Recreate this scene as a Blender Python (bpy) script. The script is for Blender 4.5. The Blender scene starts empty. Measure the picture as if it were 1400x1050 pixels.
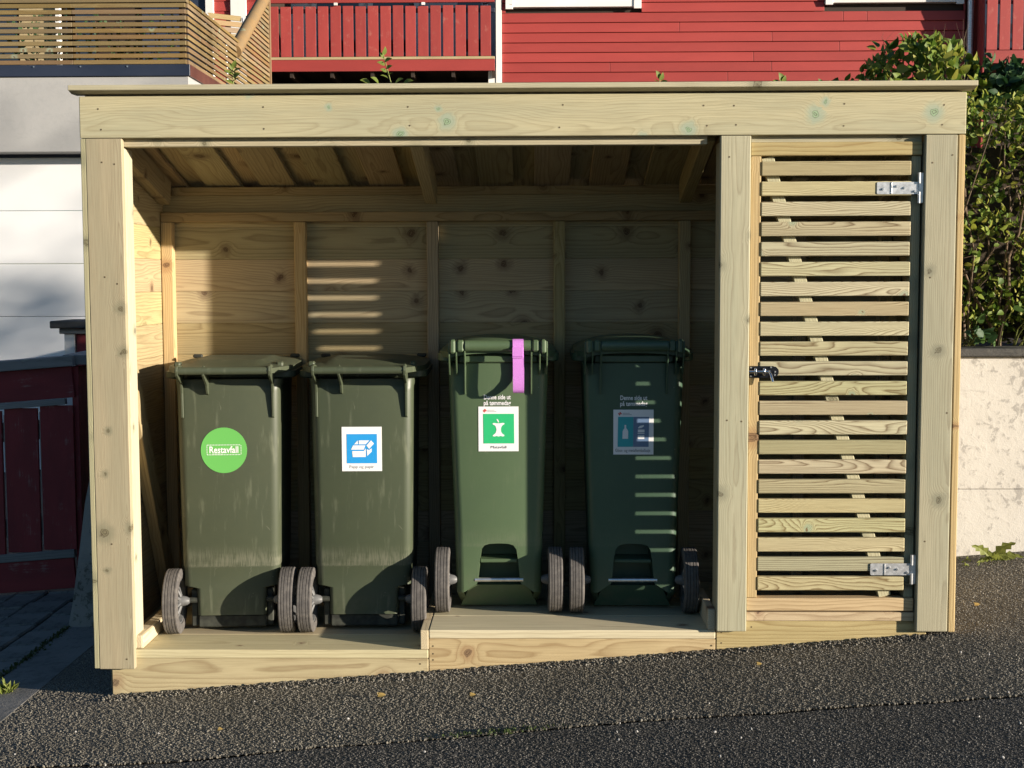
import bpy, bmesh, math, random
import numpy as np
from mathutils import Vector, Matrix, noise
R = math.radians
random.seed(7); rng = np.random.default_rng(7)
sc = bpy.context.scene
col = sc.collection

# ------------------------------------------------------------------ camera
F = 1850.0
def basis(pitch, roll, yaw):
    f = Vector((-math.sin(yaw)*math.cos(pitch), math.cos(yaw)*math.cos(pitch), math.sin(pitch)))
    r0 = Vector((math.cos(yaw), math.sin(yaw), 0)); u0 = r0.cross(f)
    r = r0*math.cos(roll) - u0*math.sin(roll); u = u0*math.cos(roll) + r0*math.sin(roll)
    return r, u, f
cam_d = bpy.data.cameras.new('camera'); cam = bpy.data.objects.new('camera', cam_d); col.objects.link(cam)
r_, u_, f_ = basis(R(-4.40), R(0.18), R(0.9))
M = Matrix((r_, u_, -f_)).transposed().to_4x4(); M.translation = (0, -4.875, 1.5)
cam.matrix_world = M
cam_d.sensor_width = 36; cam_d.lens = F/1400*36; cam_d.clip_end = 800; cam_d.clip_start = .05
sc.camera = cam

# ------------------------------------------------------------------ light
SUN_EL = math.atan(0.166); SUN_T = 2.317                     # sun low, from the right and a little in front
sd = Vector((SUN_T, -1, 0)).normalized(); sun_dir = (sd*math.cos(SUN_EL) + Vector((0, 0, math.sin(SUN_EL)))).normalized()
w = bpy.data.worlds.new('World'); sc.world = w; w.use_nodes = True
nt = w.node_tree; bg = nt.nodes['Background']
sky = nt.nodes.new('ShaderNodeTexSky'); sky.sky_type = 'NISHITA'; sky.sun_disc = False
sky.sun_elevation = SUN_EL; sky.sun_rotation = math.atan2(sun_dir.x, sun_dir.y)
sky.air_density = 1.0; sky.dust_density = 0.6; sky.ozone_density = 3.5
nt.links.new(sky.outputs[0], bg.inputs[0]); bg.inputs[1].default_value = 0.07
sl = bpy.data.lights.new('sun', 'SUN'); sl.energy = 5.0; sl.angle = R(0.5); sl.color = (1.0, 0.895, 0.765)
so = bpy.data.objects.new('sun', sl); col.objects.link(so)
so.rotation_euler = sun_dir.to_track_quat('Z', 'Y').to_euler(); so.location = sun_dir*30
sc.view_settings.view_transform = 'Standard'; sc.view_settings.look = 'None'
sc.view_settings.gamma = 1; sc.view_settings.use_curve_mapping = False
sc.view_settings.exposure = 1.05
sc.render.engine = 'CYCLES'
sc.cycles.max_bounces = 8; sc.cycles.diffuse_bounces = 4; sc.cycles.use_denoising = True

# ------------------------------------------------------------------ node helpers
class NT:
    def __init__(s, name):
        s.m = bpy.data.materials.new(name); s.m.use_nodes = True; s.t = s.m.node_tree; s.b = s.t.nodes['Principled BSDF']
    def n(s, typ, **kw):
        x = s.t.nodes.new(typ)
        for k, v in kw.items(): setattr(x, k, v)
        return x
    def l(s, a, b): s.t.links.new(a, b)
    def put(s, inp, v):
        if hasattr(v, 'is_output') or isinstance(v, bpy.types.NodeSocket): s.l(v, inp)
        else: inp.default_value = v
    def math(s, op, a, b=None, c=None, clamp=False):
        x = s.n('ShaderNodeMath', operation=op, use_clamp=clamp); s.put(x.inputs[0], a)
        if b is not None: s.put(x.inputs[1], b)
        if c is not None: s.put(x.inputs[2], c)
        return x.outputs[0]
    def vmath(s, op, a, b=None):
        x = s.n('ShaderNodeVectorMath', operation=op); s.put(x.inputs[0], a)
        if b is not None: s.put(x.inputs[1], b)
        return x.outputs[0]
    def mix(s, fac, a, b, mode='MIX'):
        x = s.n('ShaderNodeMix', data_type='RGBA', blend_type=mode); s.put(x.inputs[0], fac)
        s.put(x.inputs[6], a if not isinstance(a, tuple) else (*a[:3], 1)); s.put(x.inputs[7], b if not isinstance(b, tuple) else (*b[:3], 1))
        return x.outputs[2]
    def noise(s, vec, scale, detail=3, rough=.55, dist=0):
        x = s.n('ShaderNodeTexNoise'); s.put(x.inputs['Vector'], vec)
        x.inputs['Scale'].default_value = scale; x.inputs['Detail'].default_value = detail; x.inputs['Roughness'].default_value = rough; x.inputs['Distortion'].default_value = dist
        return x.outputs[0]
    def map(s, v, a, b, c=0., d=1., smooth=True):
        x = s.n('ShaderNodeMapRange', interpolation_type='SMOOTHSTEP' if smooth else 'LINEAR'); s.put(x.inputs[0], v)
        for i, q in enumerate((a, b, c, d)): s.put(x.inputs[1+i], q)
        return x.outputs[0]
    def obj(s): return s.n('ShaderNodeTexCoord').outputs['Object']
    def rnd(s): return s.n('ShaderNodeObjectInfo').outputs['Random']
    def scale(s, v, sx, sy, sz): return s.vmath('MULTIPLY', v, (sx, sy, sz))
    def bump(s, h, strength=.3, dist=.002):
        x = s.n('ShaderNodeBump'); x.inputs['Strength'].default_value = strength; x.inputs['Distance'].default_value = dist
        s.put(x.inputs['Height'], h); s.l(x.outputs[0], s.b.inputs['Normal'])
    def fin(s, color, rough=.6, spec=.5, metal=0.):
        s.put(s.b.inputs['Base Color'], (*color[:3], 1) if isinstance(color, tuple) else color)
        s.put(s.b.inputs['Roughness'], rough); s.b.inputs['Specular IOR Level'].default_value = spec; s.b.inputs['Metallic'].default_value = metal
        return s.m

def wood(name, light, late, tint, wob=1.,  knotcol=(.10, .055, .03), halo=(.30, .36, .24), ring=160., contrast=.55, knots=.5, kscale=4.2, ksize=.011, green=.35, rough=.72, weather=0.):
    """planed softwood: growth rings cut flat, bent round knots, in each board's own coordinates (x along it)"""
    t = NT(name)
    co = t.obj(); rn = t.rnd()
    wn = t.n('ShaderNodeTexWhiteNoise', noise_dimensions='1D'); t.put(wn.inputs['W'], rn)
    sep = t.n('ShaderNodeSeparateColor'); t.l(wn.outputs['Color'], sep.inputs[0])
    r1, r2, r3 = sep.outputs[0], sep.outputs[1], sep.outputs[2]
    off = t.n('ShaderNodeCombineXYZ'); t.put(off.inputs[0], t.math('MULTIPLY', rn, 91.)); t.put(off.inputs[1], t.math('MULTIPLY', r1, 13.)); t.put(off.inputs[2], t.math('MULTIPLY', r2, 17.))
    p = t.vmath('ADD', co, off.outputs[0])
    sp = t.n('ShaderNodeSeparateXYZ'); t.l(co, sp.inputs[0])
    x, y, z = sp.outputs
    # knots: branches run through the thickness, so cells in (x, y)
    spp = t.n('ShaderNodeSeparateXYZ'); t.l(p, spp.inputs[0])
    kv = t.n('ShaderNodeCombineXYZ'); t.put(kv.inputs[0], spp.outputs[0]); t.put(kv.inputs[1], t.math('ADD', spp.outputs[1], t.math('MULTIPLY', spp.outputs[2], .22)))
    warp = t.noise(p, 30, 2); wv = t.math('MULTIPLY', t.math('SUBTRACT', warp, .5), .030)
    kvw = t.vmath('ADD', kv.outputs[0], wv)
    vo = t.n('ShaderNodeTexVoronoi', voronoi_dimensions='2D', feature='F1'); t.put(vo.inputs['Vector'], kvw); vo.inputs['Scale'].default_value = kscale; vo.inputs['Randomness'].default_value = 1
    d = t.math('DIVIDE', vo.outputs['Distance'], kscale)
    vs = t.n('ShaderNodeSeparateColor'); t.l(vo.outputs['Color'], vs.inputs[0])
    on = t.math('LESS_THAN', vs.outputs[0], knots)
    ks = t.math('MULTIPLY_ADD', vs.outputs[1], ksize, ksize*.55)
    # growth rings
    w1 = t.math('MULTIPLY', t.math('SUBTRACT', t.noise(t.scale(p, 1.3, 5, 5), 1.0, 2), .5), .055*wob)
    w2 = t.math('MULTIPLY', t.math('SUBTRACT', t.noise(t.scale(p, 5, 30, 30), 1.0, 3), .5), .006)
    yy = t.math('ADD', t.math('ADD', y, w1), t.math('MULTIPLY_ADD', r3, .12, -.06))
    zz = t.math('ADD', t.math('ADD', z, t.math('MULTIPLY', w1, .8)), t.math('MULTIPLY_ADD', r1, .05, .012))
    rr = t.math('SQRT', t.math('ADD', t.math('MULTIPLY', yy, yy), t.math('MULTIPLY', zz, zz)))
    kd = t.math('DIVIDE', d, t.math('MULTIPLY', ks, 2.6))
    swirl = t.math('MULTIPLY', t.math('EXPONENT', t.math('MULTIPLY', t.math('MULTIPLY', kd, kd), -1.)), t.math('MULTIPLY', on, .022))
    rr = t.math('ADD', t.math('ADD', rr, w2), swirl)
    fr = t.math('FRACT', t.math('MULTIPLY', rr, t.math('MULTIPLY_ADD', r2, ring*.5, ring*.75)))
    ramp = t.n('ShaderNodeValToRGB'); cr = ramp.color_ramp
    cr.elements[0].position = 0.; cr.elements[0].color = (.12, .12, .12, 1)
    cr.elements[1].position = 1.; cr.elements[1].color = (.35, .35, .35, 1)
    for ps, v in ((.12, .0), (.5, .12), (.78, .55), (.9, 1.)):
        e = cr.elements.new(ps); e.color = (v, v, v, 1)
    t.l(fr, ramp.inputs[0])
    ringv = ramp.outputs[0]
    fib = t.noise(t.scale(p, 7, 320, 320), 1.0, 2, .6)
    big = t.noise(t.scale(p, 1.6, 9, 9), 1.0, 3)
    base = t.mix(t.map(big, .3, .7), light, tint)
    base = t.mix(t.math('MULTIPLY', r1, green, clamp=True), base, (tint[0]*.82, tint[1]*.98, tint[2]*.85))
    c = t.mix(t.math('MULTIPLY', ringv, contrast), base, late)
    c = t.mix(t.map(fib, .35, .75, 0, .28), c, (late[0]*.75, late[1]*.75, late[2]*.75))
    kr = t.math('DIVIDE', d, ks)
    halof = t.math('MULTIPLY', t.map(kr, 1.0, 3.2, .7, 0), on)
    c = t.mix(halof, c, halo)
    kn = t.noise(p, 220, 2)
    kc = t.mix(t.map(t.math('FRACT', t.math('MULTIPLY_ADD', kr, 2.2, t.math('MULTIPLY', kn, .8))), .2, .9), knotcol, (knotcol[0]*2.3, knotcol[1]*2.6, knotcol[2]*2.6))
    kf = t.math('MULTIPLY', t.map(kr, .75, 1.02, .92, 0), on)
    c = t.mix(kf, c, kc)
    val = t.math('MULTIPLY_ADD', r3, .28, .86)
    hsv = t.n('ShaderNodeHueSaturation'); t.l(c, hsv.inputs['Color']); t.put(hsv.inputs['Value'], val); t.put(hsv.inputs['Hue'], t.math('MULTIPLY_ADD', r1, .018, .494))
    t.put(hsv.inputs['Saturation'], t.math('MULTIPLY_ADD', r2, .25, .88 - weather*.3))
    h = t.math('ADD', t.math('MULTIPLY', fib, .5), t.math('MULTIPLY', ringv, -.35))
    t.bump(h, .32, .0012)
    return t.fin(hsv.outputs[0], t.map(fib, .2, .8, rough-.08, rough+.12), .3)

MT = {}
MT['pine'] = wood('pressure_treated_pine', (.50, .425, .29), (.24, .19, .115), (.42, .375, .26), halo=(.24, .225, .15), knotcol=(.10, .080, .05), contrast=.5, green=.3, ring=190., knots=.62, ksize=.012, kscale=5.)
MT['fascia'] = wood('fascia_pine', (.475, .405, .275), (.23, .185, .115), (.385, .345, .245), halo=(.27, .33, .25), knotcol=(.13, .15, .095), contrast=.4, green=.2, ring=150., wob=1.5, knots=.6, ksize=.010, kscale=4.6)
MT['slat'] = wood('treated_slat_pine', (.54, .46, .285), (.17, .115, .055), (.48, .42, .265), ring=240, contrast=.95, green=.35, knots=.45, ksize=.007, wob=2.1, kscale=4.5)
MT['orange'] = wood('fresh_pine', (.55, .415, .23), (.26, .16, .07), (.49, .37, .20), halo=(.33, .20, .10), contrast=.65, green=.15, knots=.5, ring=125, wob=1.5)
MT['floor'] = wood('floor_pine', (.60, .51, .335), (.34, .265, .16), (.53, .455, .30), halo=(.28, .21, .14), contrast=.5, green=.2, ring=120, wob=1.5, knots=.55)
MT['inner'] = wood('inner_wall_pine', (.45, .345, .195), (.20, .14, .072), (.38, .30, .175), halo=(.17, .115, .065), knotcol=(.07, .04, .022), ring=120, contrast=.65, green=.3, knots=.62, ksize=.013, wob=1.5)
MT['deck'] = wood('terrace_slat_wood', (.27, .175, .080), (.16, .095, .042), (.23, .16, .085), contrast=.5, ring=130, knots=.25, rough=.6)
MT['greywood'] = wood('weathered_grey_wood', (.27, .265, .25), (.14, .14, .13), (.22, .215, .205), contrast=.6, weather=1, green=.0)

def paint(name, c1, c2, rough=.55, sc_=3., wear=None, wearamt=.0, fibre=True, spec=.4):
    t = NT(name); co = t.obj(); rn = t.rnd()
    off = t.n('ShaderNodeCombineXYZ'); t.put(off.inputs[0], t.math('MULTIPLY', rn, 31.)); t.put(off.inputs[1], t.math('MULTIPLY', rn, 71.))
    p = t.vmath('ADD', co, off.outputs[0])
    c = t.mix(t.map(t.noise(t.scale(p, 1, 4, 4), sc_, 4), .3, .7), c1, c2)
    hs = t.n('ShaderNodeHueSaturation'); t.l(c, hs.inputs['Color']); t.put(hs.inputs['Value'], t.math('MULTIPLY_ADD', rn, .2, .9)); c = hs.outputs[0]
    fib = t.noise(t.scale(p, 6, 160, 160), 1, 3)
    if wear:
        big = t.noise(p, 9, 5, .65)
        wf = t.math('MULTIPLY', t.map(t.math('MULTIPLY', t.math('ADD', big, t.math('MULTIPLY', fib, .45)), 1.), .80, .98), wearamt)
        c = t.mix(wf, c, wear)
    t.bump(fib, .25 if fibre else .08, .0015)
    return t.fin(c, rough, spec)
MT['red'] = paint('red_house_paint', (.345, .046, .038), (.315, .041, .034), .6, 1.2)
MT['redplank'] = paint('worn_red_paint', (.345, .050, .042), (.31, .043, .037), .6, 2., (.45, .17, .13), .55)
MT['darkred'] = paint('dark_red_fence_paint', (.22, .026, .030), (.17, .020, .024), .65, 3., (.30, .24, .22), .45)
MT['white'] = paint('white_trim_paint', (.80, .78, .73), (.75, .73, .68), .45, 2.)
MT['navy'] = paint('navy_flashing', (.028, .036, .060), (.022, .030, .052), .4, 2., fibre=False)
MT['brownmetal'] = paint('brown_flashing', (.11, .045, .033), (.09, .036, .028), .45, 2., fibre=False)
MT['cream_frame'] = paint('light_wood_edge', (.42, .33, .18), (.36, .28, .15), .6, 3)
MT['palewood'] = paint('pale_batten', (.50, .47, .43), (.42, .40, .36), .7, 6)
MT['dark'] = paint('dark_brown_boarding', (.035, .022, .014), (.028, .018, .012), .7, 3)

def plain(name, c, rough=.5, metal=0., spec=.5, nscale=0, namp=.15, bump=0.):
    t = NT(name)
    colr = c
    if nscale:
        n_ = t.noise(t.obj(), nscale, 4); colr = t.mix(t.map(n_, .3, .7), tuple(v*(1-namp) for v in c), tuple(min(1, v*(1+namp)) for v in c))
        if bump: t.bump(n_, bump, .002)
    return t.fin(colr, rough, spec, metal)
def bin_plastic(name, c, c2, rough, scuff):
    t = NT(name); co = t.obj()
    a = t.noise(co, 5, 4, .6); c_ = t.mix(t.map(a, .3, .7), c, c2)
    streak = t.noise(t.scale(co, 34, 34, 5), 1, 4, .6); c_ = t.mix(t.map(streak, .56, .78, 0, .5*scuff), c_, (.20, .21, .14))
    # scratches
    sep = t.n('ShaderNodeSeparateXYZ'); t.l(co, sep.inputs[0])
    nz = t.math('MULTIPLY', t.noise(t.scale(co, 330, 330, 22), 1, 3, .6), t.math('ADD', t.noise(t.scale(co, 9, 9, 30), 1, 3), .5))
    band = t.math('MULTIPLY', t.map(sep.outputs[2], .254, .262), t.map(sep.outputs[2], .275, .35, 1, 0))
    c_ = t.mix(t.math('MULTIPLY', t.math('MULTIPLY', band, t.map(nz, .32, .68)), .55*scuff), c_, (.22, .215, .155))
    dots = t.n('ShaderNodeTexVoronoi'); t.l(co, dots.inputs['Vector']); dots.inputs['Scale'].default_value = 26
    dv = t.n('ShaderNodeSeparateColor'); t.l(dots.outputs['Color'], dv.inputs[0])
    df = t.math('MULTIPLY', t.map(dots.outputs['Distance'], .03, .06, 1, 0), t.math('LESS_THAN', dv.outputs[0], .18))
    c_ = t.mix(t.math('MULTIPLY', df, .6), c_, (.32, .31, .24))
    sv = t.n('ShaderNodeTexVoronoi', feature='DISTANCE_TO_EDGE'); t.put(sv.inputs['Vector'], t.scale(t.vmath('ADD', co, t.math('MULTIPLY', a, .1)), 9, 9, 2.6)); sv.inputs['Scale'].default_value = 1
    sf = t.math('MULTIPLY', t.map(sv.outputs['Distance'], .0, .006, 1, 0), t.map(t.noise(co, 9, 2), .55, .65))
    c_ = t.mix(t.math('MULTIPLY', sf, .45*scuff), c_, (.30, .29, .22))
    dust = t.map(sep.outputs[2], .02, .22, .35, 0); c_ = t.mix(t.math('MULTIPLY', dust, t.map(t.noise(co, 18, 4), .4, .65)), c_, (.13, .12, .085))
    t.bump(t.noise(co, 420, 2), .06, .001)
    return t.fin(c_, t.map(a, .2, .8, rough-.06, rough+.1), .5)
MT['bin_old'] = bin_plastic('faded_olive_plastic', (.064, .074, .043), (.054, .065, .037), .50, 1.)
MT['bin_olive'] = bin_plastic('olive_green_plastic', (.060, .073, .041), (.052, .065, .036), .48, .9)
MT['bin_green'] = bin_plastic('green_plastic', (.082, .124, .062), (.073, .113, .056), .42, .35)
MT['bin_new'] = bin_plastic('dark_green_plastic', (.052, .095, .058), (.046, .086, .052), .40, .2)
MT['bin_dark'] = plain('dirty_dark_plastic', (.028, .030, .022), .75, nscale=30, namp=.5, bump=.3)
def rubber():
    t = NT('wheel_rubber'); co = t.obj(); n_ = t.noise(co, 45, 5, .7)
    c = t.mix(t.map(n_, .35, .80), (.085, .078, .073), (.15, .137, .122)); t.bump(t.noise(co, 200, 3), .12, .0006)
    return t.fin(c, .8, .3)
MT['rubber'] = rubber()
MT['rim'] = plain('grey_plastic_rim', (.12, .12, .118), .5, nscale=25, namp=.2)
MT['steel'] = plain('galvanised_steel', (.72, .72, .71), .32, .9, nscale=18, namp=.18)
MT['zinc'] = plain('zinc_hinge', (.66, .66, .66), .42, .75, nscale=60, namp=.2)
MT['chrome'] = plain('polished_bolt', (.60, .61, .63), .16, 1.)
MT['blackmetal'] = plain('black_bolt_plate', (.02, .022, .028), .3, .6)
MT['screw'] = plain('screw_head', (.16, .12, .07), .5, .6)
MT['purple'] = plain('purple_webbing', (.62, .235, .66), .6, spec=.3, nscale=300, namp=.10, bump=.4)
MT['purple_dark'] = plain('purple_stitching', (.42, .12, .46), .7)
MT['label_white'] = plain('label_white', (.80, .79, .78), .35)
MT['label_green'] = plain('label_green', (.13, .42, .095), .35)
MT['label_green2'] = plain('label_bright_green', (.03, .46, .17), .35)
MT['label_blue'] = plain('label_blue', (.025, .30, .68), .35)
MT['label_teal'] = plain('label_teal', (.03, .36, .40), .35)
MT['label_slate'] = plain('label_slate', (.13, .20, .32), .35)
MT['label_red'] = plain('label_red', (.60, .10, .07), .4)
MT['label_ink'] = plain('label_ink', (.10, .10, .11), .4)
MT['label_grey'] = plain('label_grey_ink', (.38, .37, .37), .4)
def glass():
    t = NT('window_glass'); return t.fin((.02, .026, .035), .04, .9)
MT['glass'] = glass()
MT['whitewall'] = plain('pale_wall', (.62, .62, .60), .7, nscale=3, namp=.06)
def concrete(name, c1, c2, c3, stain, bumpy=.4):
    t = NT(name); co = t.obj()
    n1 = t.noise(co, 2.2, 5, .6); n2 = t.noise(co, 26, 6, .68, .4); n3 = t.noise(t.scale(co, 1, 1, 5), 6, 5, .65)
    c = t.mix(t.map(n1, .3, .7), c1, c2)
    c = t.mix(t.math('MULTIPLY', t.map(t.math('MULTIPLY', n2, t.math('ADD', n1, .45)), .50, .60), stain), c, c3)
    c = t.mix(t.map(n3, .58, .75, 0, .4), c, c3)
    t.bump(t.math('ADD', n2, t.math('MULTIPLY', t.noise(co, 160, 3), .3)), bumpy, .006)
    return t.fin(c, .85, .25)
MT['render'] = concrete('cream_rendered_concrete', (.60, .57, .51), (.53, .50, .445), (.32, .30, .27), .8)
MT['garage'] = concrete('grey_garage_concrete', (.43, .42, .40), (.39, .385, .37), (.30, .30, .29), .15, .15)
MT['pier'] = concrete('weathered_concrete', (.30, .295, .275), (.21, .21, .195), (.09, .095, .08), .9, .8)
MT['paver'] = concrete('paving_concrete', (.20, .195, .18), (.14, .14, .13), (.075, .08, .07), .7, .7)
MT['kerb'] = concrete('kerb_concrete', (.21, .20, .185), (.16, .155, .145), (.10, .10, .09), .6, .9)
MT['slate'] = concrete('coping_slate', (.085, .082, .075), (.06, .058, .054), (.12, .115, .10), .4, .6)
MT['door_white'] = plain('white_garage_door', (.78, .78, .77), .4, nscale=2, namp=.02)
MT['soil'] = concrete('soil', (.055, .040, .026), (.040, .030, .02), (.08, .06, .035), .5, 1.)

def asphalt(name, c1, c2, c3):
    t = NT(name); co = t.obj()
    vo = t.n('ShaderNodeTexVoronoi'); t.l(co, vo.inputs['Vector']); vo.inputs['Scale'].default_value = 120
    vs = t.n('ShaderNodeSeparateColor'); t.l(vo.outputs['Color'], vs.inputs[0])
    c = t.mix(vs.outputs[0], c1, c2); c = t.mix(t.map(t.noise(co, 2.3, 4), .35, .7), c, c3)
    t.bump(vo.outputs['Distance'], 1., .006)
    return t.fin(c, .75, .35)
MT['asph_old'] = asphalt('worn_asphalt', (.075, .069, .058), (.115, .105, .086), (.085, .078, .064))
MT['asph_new'] = asphalt('dark_asphalt', (.040, .039, .036), (.070, .067, .060), (.050, .048, .044))
def chips(name, lo, hi, brown):
    t = NT(name); rn = t.n('ShaderNodeObjectInfo').outputs['Random']
    wn = t.n('ShaderNodeTexWhiteNoise', noise_dimensions='1D'); t.put(wn.inputs['W'], t.math('MULTIPLY', rn, 77.))
    c = t.mix(t.math('POWER', rn, 1.6), lo, hi); c = t.mix(t.math('MULTIPLY', wn.outputs['Value'], .5), c, brown)
    loc = t.n('ShaderNodeObjectInfo').outputs['Location']
    c = t.mix(t.map(t.noise(loc, 2.2, 5, .65), .38, .66, 0, .55), c, tuple(v*.45 for v in brown))
    return t.fin(c, .55, .45)
MT['chip_old'] = chips('worn_asphalt_stone', (.080, .073, .060), (.27, .245, .19), (.17, .148, .108))
MT['chip_new'] = chips('dark_asphalt_stone', (.038, .036, .032), (.165, .155, .135), (.095, .085, .068))
MT['pebble'] = plain('white_stone', (.45, .43, .40), .6)

def leafmat(name, cols, trans=.35):
    t = NT(name); geo = t.n('ShaderNodeNewGeometry')
    ri = geo.outputs['Random Per Island']
    ramp = t.n('ShaderNodeValToRGB'); cr = ramp.color_ramp
    cr.elements[0].position = 0; cr.elements[0].color = (*cols[0], 1); cr.elements[1].position = 1; cr.elements[1].color = (*cols[-1], 1)
    for i, c in enumerate(cols[1:-1]):
        e = cr.elements.new((i+1)/(len(cols)-1)); e.color = (*c, 1)
    t.l(ri, ramp.inputs[0])
    t.fin(ramp.outputs[0], .58, .35)
    tr = t.n('ShaderNodeBsdfTranslucent'); t.l(ramp.outputs[0], tr.inputs[0])
    mx = t.n('ShaderNodeMixShader'); mx.inputs[0].default_value = trans
    out = t.t.nodes['Material Output']; t.l(t.b.outputs[0], mx.inputs[1]); t.l(tr.outputs[0], mx.inputs[2]); t.l(mx.outputs[0], out.inputs[0])
    return t.m
MT['leaf'] = leafmat('privet_leaf', [(.05, .10, .016), (.10, .165, .022), (.16, .22, .030), (.26, .29, .04), (.32, .30, .06), (.12, .18, .025)])
MT['leaf_big'] = leafmat('broad_leaf', [(.050, .105, .022), (.075, .14, .035), (.10, .17, .05)])
MT['leaf_ivy'] = leafmat('ivy_leaf', [(.018, .055, .018), (.03, .075, .025), (.055, .10, .03)], .2)
MT['leaf_sprig'] = leafmat('sprig_leaf', [(.09, .14, .02), (.14, .19, .03), (.20, .22, .05)])
MT['weed'] = leafmat('weed_leaf', [(.16, .20, .035), (.24, .26, .06), (.12, .17, .03)])
MT['leaf_dry'] = leafmat('dry_leaf', [(.42, .26, .07), (.50, .36, .12)], .2)
MT['twig'] = plain('twig_bark', (.13, .085, .05), .8, nscale=20, namp=.3)
MT['stem'] = plain('green_stem', (.20, .22, .06), .6)
MT['moss'] = leafmat('moss', [(.03, .05, .012), (.05, .07, .018)], .1)

# ------------------------------------------------------------------ object helpers
PM = {}                                               # world matrices
LOCAL = set()                                         # things whose shapes are given in their own coordinates; all others in the place's
def tag(o, label=None, cat=None, group=None, kind=None):
    if label: o['label'] = label
    if cat: o['category'] = cat
    if group: o['group'] = group
    if kind: o['kind'] = kind
    return o
def link(o, parent=None, Mw=None):
    col.objects.link(o)
    if parent in LOCAL: LOCAL.add(o)
    Mw = Mw if Mw is not None else (PM[parent].copy() if parent in LOCAL else Matrix.Identity(4))
    if parent is not None: o.parent = parent; o.matrix_basis = PM[parent].inverted() @ Mw
    else: o.matrix_basis = Mw
    PM[o] = Mw
    return o
def empty(name, loc=(0, 0, 0), rz=0, parent=None):
    o = bpy.data.objects.new(name, None); o.empty_display_size = .1
    Mw = Matrix.Translation(loc) @ Matrix.Rotation(rz, 4, 'Z')
    if parent is not None: Mw = PM[parent] @ Mw
    return link(o, parent, Mw)
class MB:
    """collects shapes in one bmesh"""
    def __init__(s): s.bm = bmesh.new()
    def box(s, x0, x1, y0, y1, z0, z1, bev=0., seg=1, mat=None):
        b2 = bmesh.new(); bmesh.ops.create_cube(b2, size=1)
        for v in b2.verts: v.co = Vector(((x0+x1)/2 + v.co.x*(x1-x0), (y0+y1)/2 + v.co.y*(y1-y0), (z0+z1)/2 + v.co.z*(z1-z0)))
        if bev: bmesh.ops.bevel(b2, geom=b2.edges[:], offset=bev, segments=seg, affect='EDGES', profile=.5)
        s.join(b2, mat); return s
    def join(s, b2, mat=None):
        if mat: b2.transform(mat)
        me = bpy.data.meshes.new('tmp'); b2.to_mesh(me); b2.free(); s.bm.from_mesh(me); bpy.data.meshes.remove(me)
    def tube(s, pts, rad, n=8, cap=True):
        pts = [Vector(p) for p in pts]; rads = rad if isinstance(rad, (list, tuple)) else [rad]*len(pts)
        rings = []
        for i, p in enumerate(pts):
            d = (pts[min(i+1, len(pts)-1)] - pts[max(i-1, 0)]).normalized()
            a = d.orthogonal().normalized() if i == 0 else (rings_a - d*rings_a.dot(d)).normalized()
            rings_a = a; b = d.cross(a)
            rings.append([s.bm.verts.new(p + (a*math.cos(k*2*math.pi/n) + b*math.sin(k*2*math.pi/n))*rads[i]) for k in range(n)])
        for r0, r1 in zip(rings, rings[1:]):
            for k in range(n): s.bm.faces.new((r0[k], r0[(k+1) % n], r1[(k+1) % n], r1[k]))
        if cap: s.bm.faces.new(rings[0][::-1]); s.bm.faces.new(rings[-1])
        return s
    def prism(s, poly, d0, d1, axis='y', bev=0.):
        """poly of 2-D points extruded along an axis from d0 to d1"""
        b2 = bmesh.new()
        def P(a, b, d): return {'y': (a, d, b), 'x': (d, a, b), 'z': (a, b, d)}[axis]
        v0 = [b2.verts.new(P(a, b, d0)) for a, b in poly]; v1 = [b2.verts.new(P(a, b, d1)) for a, b in poly]
        n = len(poly)
        b2.faces.new(v0); b2.faces.new(v1[::-1])
        for i in range(n): b2.faces.new((v0[(i+1) % n], v0[i], v1[i], v1[(i+1) % n]))
        bmesh.ops.recalc_face_normals(b2, faces=b2.faces)
        if bev: bmesh.ops.bevel(b2, geom=b2.edges[:], offset=bev, segments=1, affect='EDGES')
        s.join(b2); return s
    def flat(s, polys, y):
        """flat shapes in the x-z plane facing -y"""
        for poly in polys:
            f = s.bm.faces.new([s.bm.verts.new((a, y, b)) for a, b in poly])
            f.normal_update()
            if f.normal.y > 0: f.normal_flip()
        return s
    def lathe(s, prof, c, axis='x', n=24):
        """prof: (radius, offset along the axis)"""
        rings = []
        for r, d in prof:
            ring = []
            for k in range(n):
                a = 2*math.pi*k/n; u, v = r*math.cos(a), r*math.sin(a)
                q = {'x': (d, u, v), 'y': (u, d, v), 'z': (u, v, d)}[axis]
                ring.append(s.bm.verts.new(Vector(c) + Vector(q)))
            rings.append(ring)
        for r0, r1 in zip(rings, rings[1:]):
            for k in range(n): s.bm.faces.new((r0[k], r0[(k+1) % n], r1[(k+1) % n], r1[k]))
        return s
    def build(s, name, mat, parent=None, Mw=None, smooth=None):
        bmesh.ops.recalc_face_normals(s.bm, faces=s.bm.faces) if smooth is not None else None
        me = bpy.data.meshes.new(name); s.bm.to_mesh(me); s.bm.free()
        for m in (mat if isinstance(mat, (list, tuple)) else [mat]): me.materials.append(MT[m])
        if smooth is not None:
            me.polygons.foreach_set('use_smooth', [True]*len(me.polygons)); me.set_sharp_from_angle(angle=R(smooth))
        return link(bpy.data.objects.new(name, me), parent, Mw)
BC = {}
def board_mesh(L, W, T, mat, bev):
    k = (round(L, 4), round(W, 4), round(T, 4), mat, bev)
    if k not in BC:
        m = MB(); m.box(-L/2, L/2, -W/2, W/2, -T/2, T/2, bev, 2 if bev > .0025 else 1)
        me = bpy.data.meshes.new('board'); m.bm.to_mesh(me); m.bm.free(); me.materials.append(MT[mat]); BC[k] = me
    return BC[k]
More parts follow.
